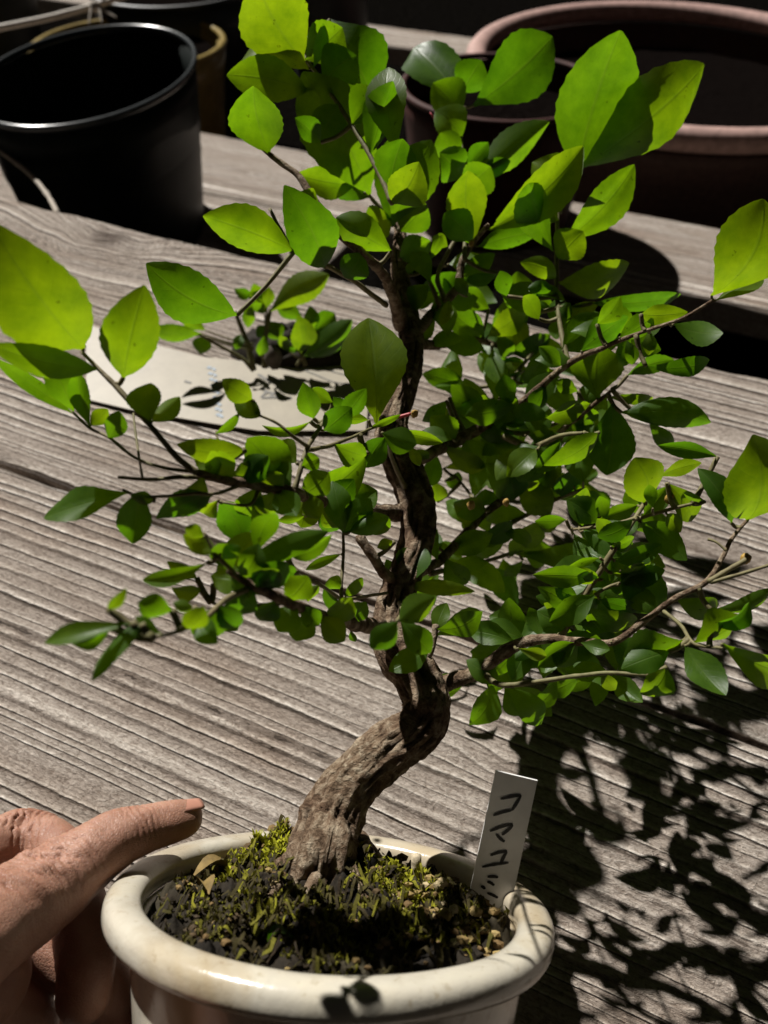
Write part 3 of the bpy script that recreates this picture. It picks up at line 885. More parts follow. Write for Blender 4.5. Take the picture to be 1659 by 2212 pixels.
BR = [
 # lower left limb
 ('limb', [(820, 1352, .217, 24), (760, 1346, .212, 20), (700, 1332, .207, 17), (610, 1296, .200, 15), (530, 1256, .194, 12), (492, 1232, .192, 8)]),
 ('twig', [(545, 1268, .196, 8), (490, 1294, .192, 7), (440, 1338, .188, 7), (384, 1364, .185, 5), (330, 1378, .183, 3)]),
 ('twig', [(744, 1338, .210, 5), (737, 1275, .207, 4.5), (742, 1200, .204, 4), (741, 1152, .201, 3.5)]),
 ('twig', [(736, 1297, .208, 4), (790, 1288, .206, 4), (836, 1281, .205, 3.5)]),
 ('twig', [(732, 1292, .208, 4.5), (690, 1262, .206, 4), (640, 1240, .205, 3)]),
 ('twig', [(610, 1302, .202, 6), (540, 1310, .205, 4.5), (500, 1318, .208, 4), (455, 1300, .21, 3)]),
 ('twig', [(520, 1250, .194, 6), (470, 1200, .188, 5), (440, 1150, .184, 3.5)]),
 # upper left limb
 ('limb', [(872, 1108, .217, 24), (800, 1104, .213, 20), (715, 1086, .208, 19), (642, 1066, .202, 18), (549, 1047, .195, 15), (480, 1036, .190, 12), (412, 1016, .185, 9)]),
 ('branch', [(425, 1022, .186, 8.5), (380, 985, .182, 7.5), (330, 925, .177, 7), (262, 846, .172, 7), (215, 800, .169, 5.5), (176, 760, .167, 4)]),
 ('twig', [(410, 1018, .186, 5), (350, 1010, .186, 4.5), (290, 988, .186, 4), (235, 945, .186, 4), (195, 925, .186, 3.5), (155, 888, .186, 3)]),
 ('twig', [(470, 1036, .190, 6), (400, 1030, .188, 5.5), (330, 1036, .187, 5), (255, 1031, .186, 4)]),
 ('twig', [(308, 1034, .187, 3), (296, 960, .187, 3), (288, 893, .187, 2.5)]),
 ('twig', [(636, 1062, .202, 7.5), (650, 1010, .197, 6), (665, 964, .192, 6), (690, 925, .187, 5), (704, 895, .184, 3)]),
 ('twig', [(667, 966, .192, 5), (630, 940, .189, 4), (598, 914, .186, 3.5), (555, 895, .184, 3)]),
 ('twig', [(668, 972, .193, 5.5), (715, 962, .189, 5), (756, 946, .185, 4), (803, 925, .181, 3.5), (860, 903, .179, 2.5)]),
 ('twig', [(488, 1036, .191, 4), (478, 985, .188, 3.2), (467, 931, .186, 3)]),
 ('twig', [(520, 1046, .193, 5), (470, 1066, .190, 4.5), (420, 1066, .188, 4), (360, 1072, .187, 4), (300, 1072, .186, 3.5), (265, 1058, .185, 3)]),
 ('twig', [(560, 1052, .196, 5), (540, 1090, .196, 4), (480, 1085, .196, 3)]),
 # stub of an old cut branch
 ('stub', [(862, 1262, .214, 15), (825, 1232, .206, 13), (800, 1192, .202, 12), (778, 1158, .200, 12)]),
 # top left shoots
 ('branch', [(868, 705, .211, 17), (845, 630, .208, 14), (826, 592, .206, 12), (795, 558, .203, 11), (723, 494, .197, 10), (680, 435, .192, 9), (644, 380, .188, 8), (581, 332, .184, 6.5), (540, 296, .181, 5)]),
 ('twig', [(835, 660, .209, 7), (770, 612, .206, 6), (710, 576, .204, 5.5), (637, 540, .201, 5), (606, 496, .198, 4.5), (583, 452, .196, 4)]),
 ('twig', [(848, 440, .203, 7), (812, 360, .197, 6), (760, 270, .190, 5.5), (700, 180, .184, 5), (664, 132, .181, 4.5), (640, 95, .179, 4)]),
 ('twig', [(846, 470, .204, 6), (812, 440, .200, 5), (795, 418, .196, 4)]),
 # right-hand shoots from the top
 ('branch', [(884, 735, .212, 15), (940, 672, .210, 12), (987, 624, .208, 10), (997, 568, .205, 8.5), (1020, 526, .202, 7), (1056, 485, .198, 5.5)]),
 ('twig', [(962, 650, .210, 7), (945, 600, .211, 5.5), (965, 550, .212, 5), (990, 506, .213, 4.5)]),
 ('twig', [(950, 660, .210, 6), (925, 600, .206, 5), (893, 530, .202, 4)]),
 ('twig', [(1003, 560, .205, 5), (1005, 470, .203, 5), (1001, 380, .201, 5), (994, 260, .199, 4.5), (997, 160, .197, 3.5)]),
 ('branch', [(890, 745, .212, 14), (950, 745, .216, 11), (1027, 735, .221, 8), (1090, 752, .225, 6), (1140, 775, .228, 4)]),
 ('twig', [(1063, 742, .223, 4), (1064, 800, .225, 3.5), (1067, 870, .227, 3), (1066, 905, .228, 2.5)]),
 ('limb', [(862, 1015, .216, 20), (920, 985, .216, 17), (1000, 945, .214, 17), (1060, 912, .212, 15), (1130, 866, .209, 11), (1228, 786, .205, 9), (1300, 752, .202, 7), (1374, 722, .198, 5.5), (1440, 700, .195, 4.5), (1482, 684, .193, 4.5), (1540, 648, .190, 4)]),
 ('branch', [(1228, 786, .205, 7), (1213, 720, .203, 6), (1203, 640, .201, 5.5), (1203, 540, .198, 5.5), (1207, 440, .195, 5.5), (1232, 372, .192, 4.5)]),
 ('twig', [(1212, 460, .196, 4), (1206, 410, .194, 4), (1210, 375, .193, 3.5)]),
 ('twig', [(1060, 905, .213, 7), (1090, 845, .216, 6), (1120, 800, .218, 5), (1150, 762, .22, 4)]),
 ('branch', [(1070, 930, .213, 9), (1110, 952, .212, 8.5), (1152, 966, .211, 7), (1209, 942, .209, 5.5), (1260, 935, .208, 4)]),
 ('twig', [(1076, 925, .213, 6), (1136, 936, .214, 5), (1218, 908, .214, 4)]),
 ('branch', [(895, 1240, .219, 15), (955, 1206, .221, 12), (1044, 1112, .222, 10), (1127, 1046, .221, 9), (1209, 935, .217, 7.5), (1259, 894, .214, 6.5), (1322, 842, .211, 4)]),
 ('branch', [(1010, 1190, .222, 7), (1070, 1150, .224, 6), (1143, 1110, .225, 5), (1200, 1080, .225, 4.5), (1262, 1056, .224, 4)]),
 ('twig', [(930, 1240, .220, 7), (1000, 1222, .224, 5.5), (1060, 1210, .227, 5), (1119, 1189, .229, 5)]),
 ('twig', [(1044, 1112, .222, 4), (1010, 1060, .226, 3.5), (985, 1030, .228, 3)]),
 # lowest right limb
 ('limb', [(930, 1488, .222, 26), (985, 1470, .218, 22), (1050, 1440, .213, 19), (1110, 1396, .208, 17), (1180, 1380, .204, 14), (1250, 1386, .200, 12), (1325, 1386, .195, 10), (1391, 1341, .190, 9), (1457, 1294, .186, 8.5), (1524, 1258, .182, 8), (1560, 1205, .179, 6.5), (1580, 1165, .177, 5.5), (1616, 1122, .175, 4.5)]),
 ('branch', [(1205, 1384, .203, 11), (1224, 1350, .202, 9), (1295, 1235, .199, 8), (1345, 1160, .197, 7), (1391, 1089, .195, 5)]),
 ('twig', [(1372, 1122, .196, 5), (1430, 1105, .193, 4.5), (1497, 1088, .191, 4)]),
 ('twig', [(1378, 1116, .196, 5), (1340, 1130, .198, 4.5), (1290, 1138, .2, 4), (1236, 1144, .201, 3)]),
 ('twig', [(1262, 1300, .201, 5), (1310, 1270, .2, 4), (1350, 1255, .199, 3.5)]),
 ('twig', [(1040, 1450, .214, 8), (1080, 1478, .210, 7), (1150, 1474, .206, 6), (1230, 1462, .202, 5.5), (1319, 1453, .197, 5), (1400, 1458, .193, 4)]),
 ('twig', [(1530, 1256, .182, 6.5), (1570, 1232, .180, 6.5), (1613, 1207, .178, 6.5)]),
 ('twig', [(1534, 1258, .182, 5), (1600, 1240, .179, 4.5), (1680, 1215, .176, 4)]),
 ('twig', [(1430, 1318, .188, 5), (1470, 1350, .184, 4.5), (1500, 1390, .180, 4.5), (1560, 1400, .176, 4)]),
 ('twig', [(1569, 1190, .179, 3), (1548, 1172, .179, 3), (1530, 1165, .18, 3.5)]),
 ('twig', [(862, 1300, .214, 6), (868, 1318, .190, 5), (862, 1335, .166, 4.5), (858, 1341, .145, 4)]),
 ('twig', [(880, 1060, .212, 6), (850, 1000, .190, 5), (838, 950, .168, 4.5), (826, 935, .148, 4)]),
 ('stub', [(912, 1428, .214, 7), (930, 1412, .211, 7.5), (937, 1380, .210, 8), (942, 1350, .209, 8.5)]),
]
SAMP = []
for k, (nm, pts) in enumerate(BR):
    kd = 1.3
    mx = sum(p[0] for p in pts)/len(pts)
    my = sum(p[1] for p in pts)/len(pts)
    left = mx < 790 and my > 800                 # left limbs reach towards the viewer
    if mx > 1180 and my > 1080: kd = 1.2       # so does the lowest right limb
    elif mx > 900 and 600 < my < 1260: kd = 3.0  # right back limbs
    rightback = mx > 900 and 600 < my < 1260
    d_s = pts[0][2]
    # the foot of a side twig has to stay on its limb: spread is taken from the shared sheet of depths
    pts = [(p[0], p[1], tree_d(p[1], p[2], kd)
            + ((0.024*min(1, max(0, (p[0]-880)/120))-0.030*min(1, max(0, (p[0]-1100)/240))) if rightback else 0)
            - ((0.074*min(1, max(0, (862-p[0])/220)) if left else 0)
               + (0.055*min(1, max(0, (700-p[1])/150)) if (mx < 800 and my < 640) else 0)), p[3]) for p in pts]
    P = [at(p[0], p[1], p[2]) for p in pts]
    kr = 0.78 if nm == 'limb' else 0.9
    R = [p[3]*p[2]/FPX*kr for p in pts]
    Q, rr = smooth_path(P, R, 7)
    for i in range(len(Q)):
        n3 = mnoise.noise_vector(Vector(Q[i])*130+Vector((k*3.1, 0, 0)))
        Q[i] = Q[i]+np.array(n3)*rr[i]*0.28*(1 if 0 < i < len(Q)-1 else 0)
    sides = 14 if nm == 'limb' else 9
    V, F = tube(Q, rr, sides, True, lambda s, a, r0, P_: r0*(1+0.16*mnoise.noise(Vector(P_)*420)+0.12*max(0, math.sin(s*len(pts)*7))**6))
    mt = BARK if nm in ('limb', 'stub') or (nm == 'branch' and pts[0][3] > 13) else TWIG
    o = link(nm, mesh(nm, V, F), mt, tree)
    if mt is BARK:
        setattr_f(o.data, 'crev', [0.0]*len(V))
    for i in range(len(Q)):
        q = Q[i]-CAM; d = float(np.dot(q, FW))
        SAMP.append((CX+FPX*np.dot(q, RT)/d, CY-FPX*np.dot(q, UP)/d, d, rr[i]))
SAMP = np.array(SAMP)

def leaf_mesh(base, tip, width, ndes, bend, fold, pw, rnd, ns=20, nt_=6):
    """curved serrated blade from base to tip (world points)"""
    base = np.asarray(base); tip = np.asarray(tip)
    ax = tip-base; L = np.linalg.norm(ax); ax = ax/L
    view = CAM-(base+tip)/2; view /= np.linalg.norm(view)
    n2 = ndes-ax*np.dot(ndes, ax); n2 /= np.linalg.norm(n2)+1e-9
    s2 = np.cross(ax, n2)
    c = np.dot(n2, view)/math.sqrt(max(0.05, 1-np.dot(view, ax)**2))
    V = []; UVs = []; F = []
    hw = width/2/max(0.45, abs(c))
    side_b = bend*L
    arch = rnd.uniform(0.06, 0.26)*L*rnd.choice([1, 1, -0.8])
    cup = rnd.uniform(-0.38, 0.30)
    twist = rnd.uniform(-0.5, 0.5)
    wav = rnd.uniform(0.0, 0.22); wph = rnd.random()*6
    mids = 0.06
    for i in range(ns+1):
        t = i/ns
        cp = base+ax*L*t + s2*side_b*4*t*(1-t) + n2*arch*4*t*(1-t)*0.8
        e = t**pw
        w = hw*max(0.0, math.sin(math.pi*min(1, e)))**(0.84-0.06*t)
        if t < 0.12: w = w*(t/0.12)**0.8+hw*0.05
        w *= (1+0.022*(1 if i % 2 else -1)) if 0.25 < t < 0.97 else 1
        w = max(w, hw*0.035)
        for j in range(nt_+1):
            q = -1+2*j/nt_
            off = fold*abs(q)*w + wav*w*math.sin(wph+t*7)*q*abs(q) + cup*w*q*q
            ct, st_ = math.cos(twist*(t-0.3)), math.sin(twist*(t-0.3))
            V.append(cp+(s2*ct+n2*st_)*q*w+(n2*ct-s2*st_)*off)
            UVs.append((0.5+q/2, t))
    m = nt_+1
    for i in range(ns):
        for j in range(nt_):
            F.append((i*m+j, i*m+j+1, (i+1)*m+j+1, (i+1)*m+j))
    me = mesh('leaf', V, F)
    ul = me.uv_layers.new(name='UVMap')
    for lp in me.loops:
        ul.data[lp.index].uv = UVs[lp.vertex_index]
    return me

# base x,y  tip x,y  width  [depth of tip relative to base as fraction of length]  [roll]
LV = """
A 660 400 340 -160 480 -.3
A 690 450 225 430 220 .2 f
A 720 440 785 150 95 0
A 790 420 1130 650 0 0
A 830 130 1110 640 400 .3 d
A 690 600 155 490 270 -.2
A 430 1000 330 560 350 -.1
A 1090 1270 650 470 480 -.25
A 1090 1010 1240 530 220 .1
A 770 930 600 770 150 .3
A 990 1210 600 1140 200 .2
A 1090 1290 740 1160 170 0
A 590 1640 0 1410 290 0
A 795 1750 530 1210 330 .2
A 1230 1640 870 1420 230 -.1
A 1220 1480 1235 895 290 -.3 d
A 1235 1480 1490 915 310 0
A 1270 1000 1210 440 270 .4 d
B 345 620 50 310 310 .1 f
B 440 690 955 240 400 .1
B 1110 1110 1400 200 490 0
B 1130 1100 1945 420 380 -.2
B 480 1130 935 795 230 .2
B 540 1500 1155 955 290 -.2
B 440 1590 400 1115 270 .1
B 400 1090 535 930 130 .2
B 340 1090 225 865 190 0
B 1050 1560 1490 1075 250 -.1
B 960 1640 795 1200 230 .2
B 470 1610 865 1515 150 .1
B 270 1610 165 1555 100 .2
B 480 1150 680 1050 120 .3
C 545 950 -70 120 560 -.3
C 640 1085 -90 920 210 -.2
C 470 1370 -60 1000 110 0
C 480 1360 320 1025 190 .2
C 805 1140 945 535 370 -.2
C 590 1460 505 1090 135 0
C 590 1450 705 1345 110 .2
C 710 1540 780 1355 145 .1
C 990 1430 985 1175 210 -.4 d
C 990 1430 1175 1265 130 -.3 d
C 1550 730 955 395 340 .2
D 320 1120 125 985 155 0
D 380 1230 200 1110 140 .2 d
D 80 1340 235 1205 65 .1
K 440 200 -5 165 175 0
D 1130 1270 1080 585 430 -.3 d
D 720 1240 655 1005 155 -.1
D 850 1140 715 1040 95 .2
D 930 1190 850 1100 85 .1
D 700 1260 385 1285 65 -.3
D 920 1230 1065 1045 145 .2
D 1080 1250 920 1255 75 .3
D 1090 1300 1290 1215 50 0
K 740 460 455 125 310 .2 d
K 1240 230 805 485 240 -.1
K 1080 745 1010 405 190 -.2 d
K 1080 745 1260 520 190 -.3 d
K 1120 740 1380 640 150 .1 d
H 680 230 120 395 200 0
H 740 230 700 565 220 .1
H 840 290 685 255 95 0
H 1220 250 855 400 180 0
K 270 540 430 800 250 .2
K 510 890 645 615 175 .3
K 830 630 655 665 70 .3
K 280 880 35 755 135 -.1 d
H 1190 690 765 805 115 -.2 d
H 1120 790 925 680 95 0
H 1230 830 1525 490 200 -.2 d
K 360 1010 985 735 160 0 d
K 700 860 1005 755 130 .2
K 1070 880 835 985 65 .1 d
H 540 990 662 855 75 .2
H 700 1080 125 1215 135 -.2 f
H 560 1110 298 1215 85 0
H 760 1090 430 1460 135 -.3 f
H 960 1000 738 945 170 0
H 1150 870 955 850 115 .2
H 890 1150 715 1045 95 -.1 d
H 1100 980 965 955 85 .2 d
H 1230 980 1150 1205 225 .1
H 1290 1010 1385 1135 115 .2
K 1060 1270 955 1105 95 .1
K 1060 1110 990 1040 115 -.1
K 1090 1160 1205 1035 85 .2
K 1100 1290 1190 1195 85 .1
K 520 1100 565 980 115 .2
K 1130 1380 1160 1455 50 .2
E 20 470 30 385 65 .2
E 600 460 375 495 85 .2
E 680 700 725 445 215 .2
E 980 490 745 385 135 .1
E 990 520 1455 395 240 -.1
E 960 560 795 555 105 .2
E 1040 640 798 575 85 0 f
I 510 820 1090 760 125 0
E 510 880 275 685 195 .1
E 530 870 785 700 165 .1
E 540 690 375 565 155 .2
E 780 700 945 690 85 .1
E 990 740 1255 650 115 -.1 d
I 440 1130 745 905 205 .1
E 1020 960 1315 735 250 -.2 d
E 700 990 595 875 115 .1
E 680 970 935 885 165 0
E 590 1010 705 1145 125 .1
E 760 1180 895 975 145 .2
E 390 1200 105 1115 145 .2
E 260 1290 105 1425 115 .1
E 280 1270 435 1475 205 0
E 470 1290 235 1205 75 .1 d
E 560 1370 505 1275 95 .2
E 1120 1230 975 1165 105 .3
I 540 1440 560 1090 330 -.2 d
E 1200 1310 915 1400 135 0
E 840 1480 595 1425 125 .2
I 860 1230 1275 1190 125 -.1
I 740 1290 1045 1190 115 0
I 830 890 1135 880 135 .1
I 690 1040 905 905 155 -.1
I 1290 770 1630 140 420 -.1
I 1320 800 1630 640 125 .1 f
I 620 1430 910 1440 75 .1
F 700 40 1285 105 195 -.1 d
F 640 -20 605 450 300 -.2 d
F 880 100 1045 255 115 .1
F 560 170 195 385 155 .1
F 850 630 790 335 265 -.2
F 1330 330 940 255 115 0 d
F 950 460 1225 370 95 .1
F 1530 740 1560 185 490 -.2
F 1420 760 1200 405 175 -.1 d
F 1000 500 1165 745 175 -.1
F 1250 620 1105 565 45 0
F 160 640 235 385 195 .1
F 310 590 405 395 155 .2
F 430 550 605 695 175 0
F 540 760 345 610 185 -.1 d
F 340 740 135 750 95 .2
F 830 760 1130 1005 195 -.1 d
F 660 1010 965 900 125 0 d
F 590 790 775 905 115 .1
F 20 960 645 940 195 0 d
F 700 1070 965 1335 300 -.2 d
F 640 1090 895 1010 115 .1
F 560 990 342 1055 55 0
F 560 1120 125 1100 135 .1
F 540 1120 438 1055 85 .2
F 420 1260 265 1175 105 .2
F 460 1230 575 1250 65 .2
F 580 1130 755 1170 95 .1
F 470 1340 645 1525 175 .2
F 480 1310 805 1390 145 0
F 560 1260 815 1330 115 -.1
F 340 1350 195 1285 65 .2
F 1290 1330 1690 1190 105 -.2 d
F 1300 1430 1535 1280 135 -.1
F 1100 1530 715 1645 205 -.2
M 1480 1395 1568 1502 74 -.4 f
M 1560 1390 1705 1445 75 -.1
M 1445 1408 1342 1445 62 -.1 f
M 1440 1440 1385 1500 55 -.2
M 1500 1388 1600 1330 60 -.2
G 520 1330 612 1085 225 -.3 f
M 862 1342 940 1290 62 -.2 d
M 858 1342 800 1400 58 -.2 d
M 864 1338 930 1410 60 -.2 d
G 500 1340 945 1375 105 -.2 d
G 480 1340 365 1165 85 -.2 f
G 380 350 735 405 95 -.2
G 720 400 1015 565 135 -.2
G 740 570 1115 590 95 .1
G 700 790 690 665 135 .2
G 750 650 865 640 105 .2
G 1000 820 1010 705 185 .1
G 1200 780 1150 565 185 .1
G 910 850 888 975 95 .2
G 1000 1050 1185 915 155 .1
G 690 1070 785 1100 55 .2
G 420 1050 308 1090 85 .2
G 1200 1000 1405 1020 175 .1
G 1260 1170 1135 1275 75 .2
G 500 410 585 555 75 .2
G 640 520 545 455 85 .2
M 700 930 760 880 60 .1
M 826 935 900 960 60 -.1 d
M 832 945 790 1010 58 -.1 d
M 640 1000 590 960 62 .1 d
M 720 960 790 985 56 .1
M 760 1100 800 1050 58 .1 d
M 700 1085 730 1140 56 .1
M 590 1060 560 1110 60 .1
M 660 1068 690 1120 50 .1 d
M 800 1104 835 1150 50 .1
M 560 1280 600 1230 56 .1
M 650 1310 690 1350 46 .1 d
M 760 1346 790 1300 44 .1
M 600 1296 560 1340 52 .1
M 500 1240 540 1290 50 .1 d
M 1060 912 1000 870 66 .1
M 980 955 930 900 66 .1
M 1000 945 1050 1010 70 .1 d
M 960 1205 1010 1260 60 .1 d
M 1050 1110 980 1090 64 .1 d
M 1120 1050 1190 1110 74 .1 d
M 1210 935 1290 960 78 .1 d
M 1160 966 1120 1040 72 .1 d
M 1250 1386 1200 1440 60 .1 d
M 1320 1386 1380 1430 66 .1 d
M 1230 1350 1160 1320 66 .1 d
M 520 1250 455 1245 62 .1 f
M 545 1262 500 1330 66 .1
M 560 1272 620 1215 66 .1
M 590 1290 540 1225 62 .1 d
M 615 1300 665 1245 60 .1
M 640 1308 600 1365 60 .1 f
M 670 1320 640 1385 58 .1
M 690 1330 745 1385 58 .1 d
M 500 1236 470 1175 62 .1
M 520 1250 560 1175 60 .1
M 470 1310 520 1350 56 .1
M 430 1342 470 1390 54 .1 f
M 400 1358 440 1310 52 .1
M 705 1334 760 1290 56 .1
M 500 1040 455 975 66 .1
M 530 1044 580 985 64 .1 d
M 560 1050 515 1110 66 .1
M 600 1058 640 1115 62 .1
M 625 1062 585 1010 62 .1 f
M 650 1068 710 1020 62 .1
M 680 1076 650 1140 62 .1 d
M 710 1084 765 1035 60 .1
M 735 1090 700 1150 58 .1
M 760 1096 815 1060 58 .1 f
M 440 1028 395 1090 62 .1
M 470 1034 430 960 60 .1
M 850 440 905 350 88 .1
M 846 470 790 500 74 .1 d
M 842 405 870 300 92 -.1
M 760 270 820 200 84 .1 d
M 730 225 690 300 78 .1
M 862 560 930 520 70 .1
M 864 500 920 440 78 .1
M 997 300 940 240 80 .1 d
M 1000 380 950 330 78 .1
M 1001 420 1060 360 82 .1
M 997 200 1040 130 78 .1
M 995 250 935 180 84 .1 d
M 700 180 770 120 92 .1 d
M 660 130 740 60 96 .1
M 1207 480 1140 430 82 .1
M 1203 560 1260 500 76 .1
M 1210 420 1150 350 84 .1 d
M 1020 526 960 460 72 .1
M 690 450 640 420 60 .1
M 780 545 745 600 66 .1
M 930 560 955 508 22 .2
M 1010 640 985 600 30 .2
M 1095 640 1080 585 40 .3
M 1165 690 1130 640 42 .3
M 1290 700 1340 640 44 .3
M 1100 700 1140 655 40 .3
M 1180 830 1150 885 40 .3
M 1240 870 1290 905 42 .3
M 1160 1000 1210 985 36 .2
M 1110 1060 1090 1010 34 .2
M 1190 1060 1240 1035 40 .2
M 1080 1150 1040 1175 34 .2
M 1170 1100 1190 1150 38 .2
M 1240 1050 1290 1085 40 .2
M 1130 1190 1180 1215 40 .2
M 1100 1205 1130 1165 34 .2
M 1280 1260 1240 1225 40 .2
M 1320 1180 1370 1160 36 .2
M 1330 1170 1290 1120 36 .2
M 1440 1110 1470 1150 36 .1
M 1400 1455 1455 1485 36 .1
M 1300 1452 1330 1490 32 .1
M 640 1240 605 1225 30 .2
M 560 1308 590 1335 30 .2
M 690 1262 665 1300 30 .2
M 480 1208 520 1180 36 .1
M 440 1160 400 1140 34 0
M 470 1080 440 1110 40 .1
M 545 1090 580 1120 44 .1
M 650 1010 690 990 40 .1
M 610 1060 570 1020 60 .1
M 560 1050 520 1000 70 .1
"""
lrnd = random.Random(3)
SUN_NP = np.array(SUNV)
SEED = []
def add_leaf(parent, bx, by, tx, ty, w, d0, rel, mat=LEAF, name='leaf', petiole=True, flag=''):
    Lpx = math.hypot(tx-bx, ty-by)
    # lean the blade so that lamp light mostly falls on the side turned from the viewer
    hs = np.array([np.dot(SUN_NP, RT), np.dot(SUN_NP, UP)]); hs /= np.linalg.norm(hs)
    a2 = np.array([tx-bx, by-ty])/max(Lpx, 1e-6)
    T = lrnd.uniform(0.42, 0.85) if lrnd.random() < 0.78 else lrnd.uniform(-0.6, 0.3)
    if flag == 'g' and lrnd.random() < 0.9: T = lrnd.uniform(0.45, 0.85)
    if flag == 'd': T = lrnd.uniform(0.0, 0.22)
    if flag == 'f': T = lrnd.uniform(-0.7, -0.35)
    oth = lrnd.uniform(-0.2, 0.2)
    tilt = -hs*T+np.array([-hs[1], hs[0]])*oth
    rel2 = np.dot(a2, tilt)
    rel2 = min(0.8, max(-0.8, rel2))
    d1 = d0*(1+rel2*Lpx/FPX)
    ndes = -FW+RT*tilt[0]+UP*tilt[1]
    base = at(bx, by, d0); tip = at(tx, ty, d1)
    dm = (d0+d1)/2
    me = leaf_mesh(base, tip, w*dm/FPX, ndes, lrnd.uniform(-0.07, 0.07), lrnd.uniform(0.02, 0.45)*lrnd.choice([1, 1, -1]), lrnd.uniform(0.95, 1.38), lrnd)
    return link(name, me, mat, parent)
KQ = 0.33069
for ln in LV.strip().splitlines():
    p = ln.split()
    t = p[0]; fl = p[7] if len(p) > 7 else ''
    v = [float(q) for q in p[1:7]]
    if v[4] <= 0: continue
    bx, by = tp(t, v[0], v[1]); tx, ty = tp(t, v[2], v[3])
    w = v[4]*(1 if t == 'M' else KQ)
    dd = np.hypot(SAMP[:, 0]-bx, SAMP[:, 1]-by)
    i = int(np.argmin(dd + (SAMP[:, 2]-0.2)*40))
    d0 = SAMP[i, 2]-SAMP[i, 3]*0.6
    add_leaf(tree, bx, by, tx, ty, w, d0, v[5], flag=fl or 'g')
    if dd[i] > 5:
        A = at(SAMP[i, 0], SAMP[i, 1], SAMP[i, 2]); Bq = at(bx, by, d0)
        mid = (A+Bq)/2 + np.array([0, 0, -0.0012])*min(1, dd[i]/40)
        r0 = max(0.00035, min(0.0008, dd[i]*0.000012+0.0003))
        Q, rr = smooth_path([A, mid, Bq], [r0*1.3, r0, r0], 4)
        V, F = tube(Q, rr, 6)
        link('petiole', mesh('petiole', V, F), TWIG, tree)
# inner leaves filling the right half of the crown, farther back
inner = SAMP[(SAMP[:, 0] > 930) & (SAMP[:, 0] < 1480) & (SAMP[:, 1] > 560) & (SAMP[:, 1] < 1420)]
for k in range(46):
    b = inner[lrnd.randrange(len(inner))]
    an = lrnd.uniform(0, 2*math.pi); ln_ = lrnd.uniform(60, 122)
    bx = b[0]+math.cos(an)*lrnd.uniform(4, 16); by = b[1]+math.sin(an)*lrnd.uniform(4, 16)
    d0 = b[2]+lrnd.uniform(-0.024, 0.030)
    add_leaf(tree, bx, by, bx+math.cos(an)*ln_, by+math.sin(an)*ln_*0.8, ln_*lrnd.uniform(0.42, 0.58), d0, 0, flag=lrnd.choice(['d', 'f', 'f', 'd', 'g']))
    A = at(b[0], b[1], b[2]); Bq = at(bx, by, d0)
    Q, rr = smooth_path([A, (A+Bq)/2+np.array([0, 0, -0.001]), Bq], [.0006, .0005, .0004], 3)
    V, F = tube(Q, rr, 5)
    link('petiole', mesh('petiole', V, F), TWIG, tree)
# the uncountable small leaves deep inside the crown, one mass
allV = []; allF = []; allUV = []
pool = SAMP[(SAMP[:, 0] > 905) & (SAMP[:, 0] < 1420) & (SAMP[:, 1] > 600) & (SAMP[:, 1] < 1400)]
pool2 = SAMP[(SAMP[:, 0] > 990) & (SAMP[:, 0] < 1340) & (SAMP[:, 1] > 1240) & (SAMP[:, 1] < 1480)]
for k in range(205):
    b = pool[lrnd.randrange(len(pool))] if k < 150 else pool2[lrnd.randrange(len(pool2))]
    an = lrnd.uniform(0, 2*math.pi); ln_ = lrnd.uniform(60, 125)
    bx = b[0]+math.cos(an)*6; by = b[1]+math.sin(an)*6
    d0 = b[2]+(lrnd.uniform(-0.014, 0.050) if k < 150 else lrnd.uniform(0.004, 0.050))
    T = lrnd.uniform(-0.85, 0.55)
    tilt = np.array([0.43, -0.9])*T+np.array([0.9, 0.43])*lrnd.uniform(-0.4, 0.4)
    a2 = np.array([math.cos(an), -math.sin(an)])
    d1 = d0*(1+float(np.dot(a2, tilt))*ln_/FPX)
    me = leaf_mesh(at(bx, by, d0), at(bx+math.cos(an)*ln_, by+math.sin(an)*ln_*0.85, d1), ln_*0.50*d0/FPX, -FW+RT*tilt[0]+UP*tilt[1],
                   lrnd.uniform(-.07, .07), lrnd.uniform(0, .35), lrnd.uniform(.95, 1.3), lrnd, ns=12, nt_=4)
    i0 = len(allV)
    allV += [tuple(v.co) for v in me.vertices]
    for pl in me.polygons:
        allF.append(tuple(i0+v for v in pl.vertices))
    allUV += [tuple(u_.uv) for u_ in me.uv_layers[0].data]
    bpy.data.meshes.remove(me)
pass
me = mesh('inner_foliage', allV, allF)
ul = me.uv_layers.new(name='UVMap')
for i, u_ in enumerate(allUV):
    ul.data[i].uv = u_
fo = link('inner_foliage', me, LEAF, tree)
fo['kind'] = 'stuff'
# buds at shoot tips and nodes
def blob(name, P, r, mat, parent, sc=(1, 1, 1), seed=0):
    bm = bmesh.new(); bmesh.ops.create_icosphere(bm, subdivisions=2, radius=r)
    for v in bm.verts:
        k = 1+0.25*mnoise.noise(v.co*(1.2/r)+Vector((seed, 0, 0)))
        v.co = Vector((v.co.x*sc[0]*k, v.co.y*sc[1]*k, v.co.z*sc[2]*k))+Vector(P)
    me = bpy.data.meshes.new(name); bm.to_mesh(me); bm.free()
    return link(name, me, mat, parent)
bx, by = tp('D', 1380, 1210)
blob('bud', at(bx, by, tree_d(by, .1785)), 0.0013, OCHRE, tree, (1, .8, 1.3), 1)
ptube('bud_stalk', [(*tp('D', 1240, 1240), tree_d(845, .1795), 3.2), (*tp('D', 1300, 1225), tree_d(845, .179), 4.2), (*tp('D', 1355, 1210), tree_d(845, .1785), 4)], RED, tree)
ptube('bud_stalk', [(*tp('B', 300, 1010), tree_d(290, .199), 2), (*tp('B', 240, 870), tree_d(290, .199), 2.2), (*tp('B', 155, 735), tree_d(290, .198), 1.6)], RED, tree)
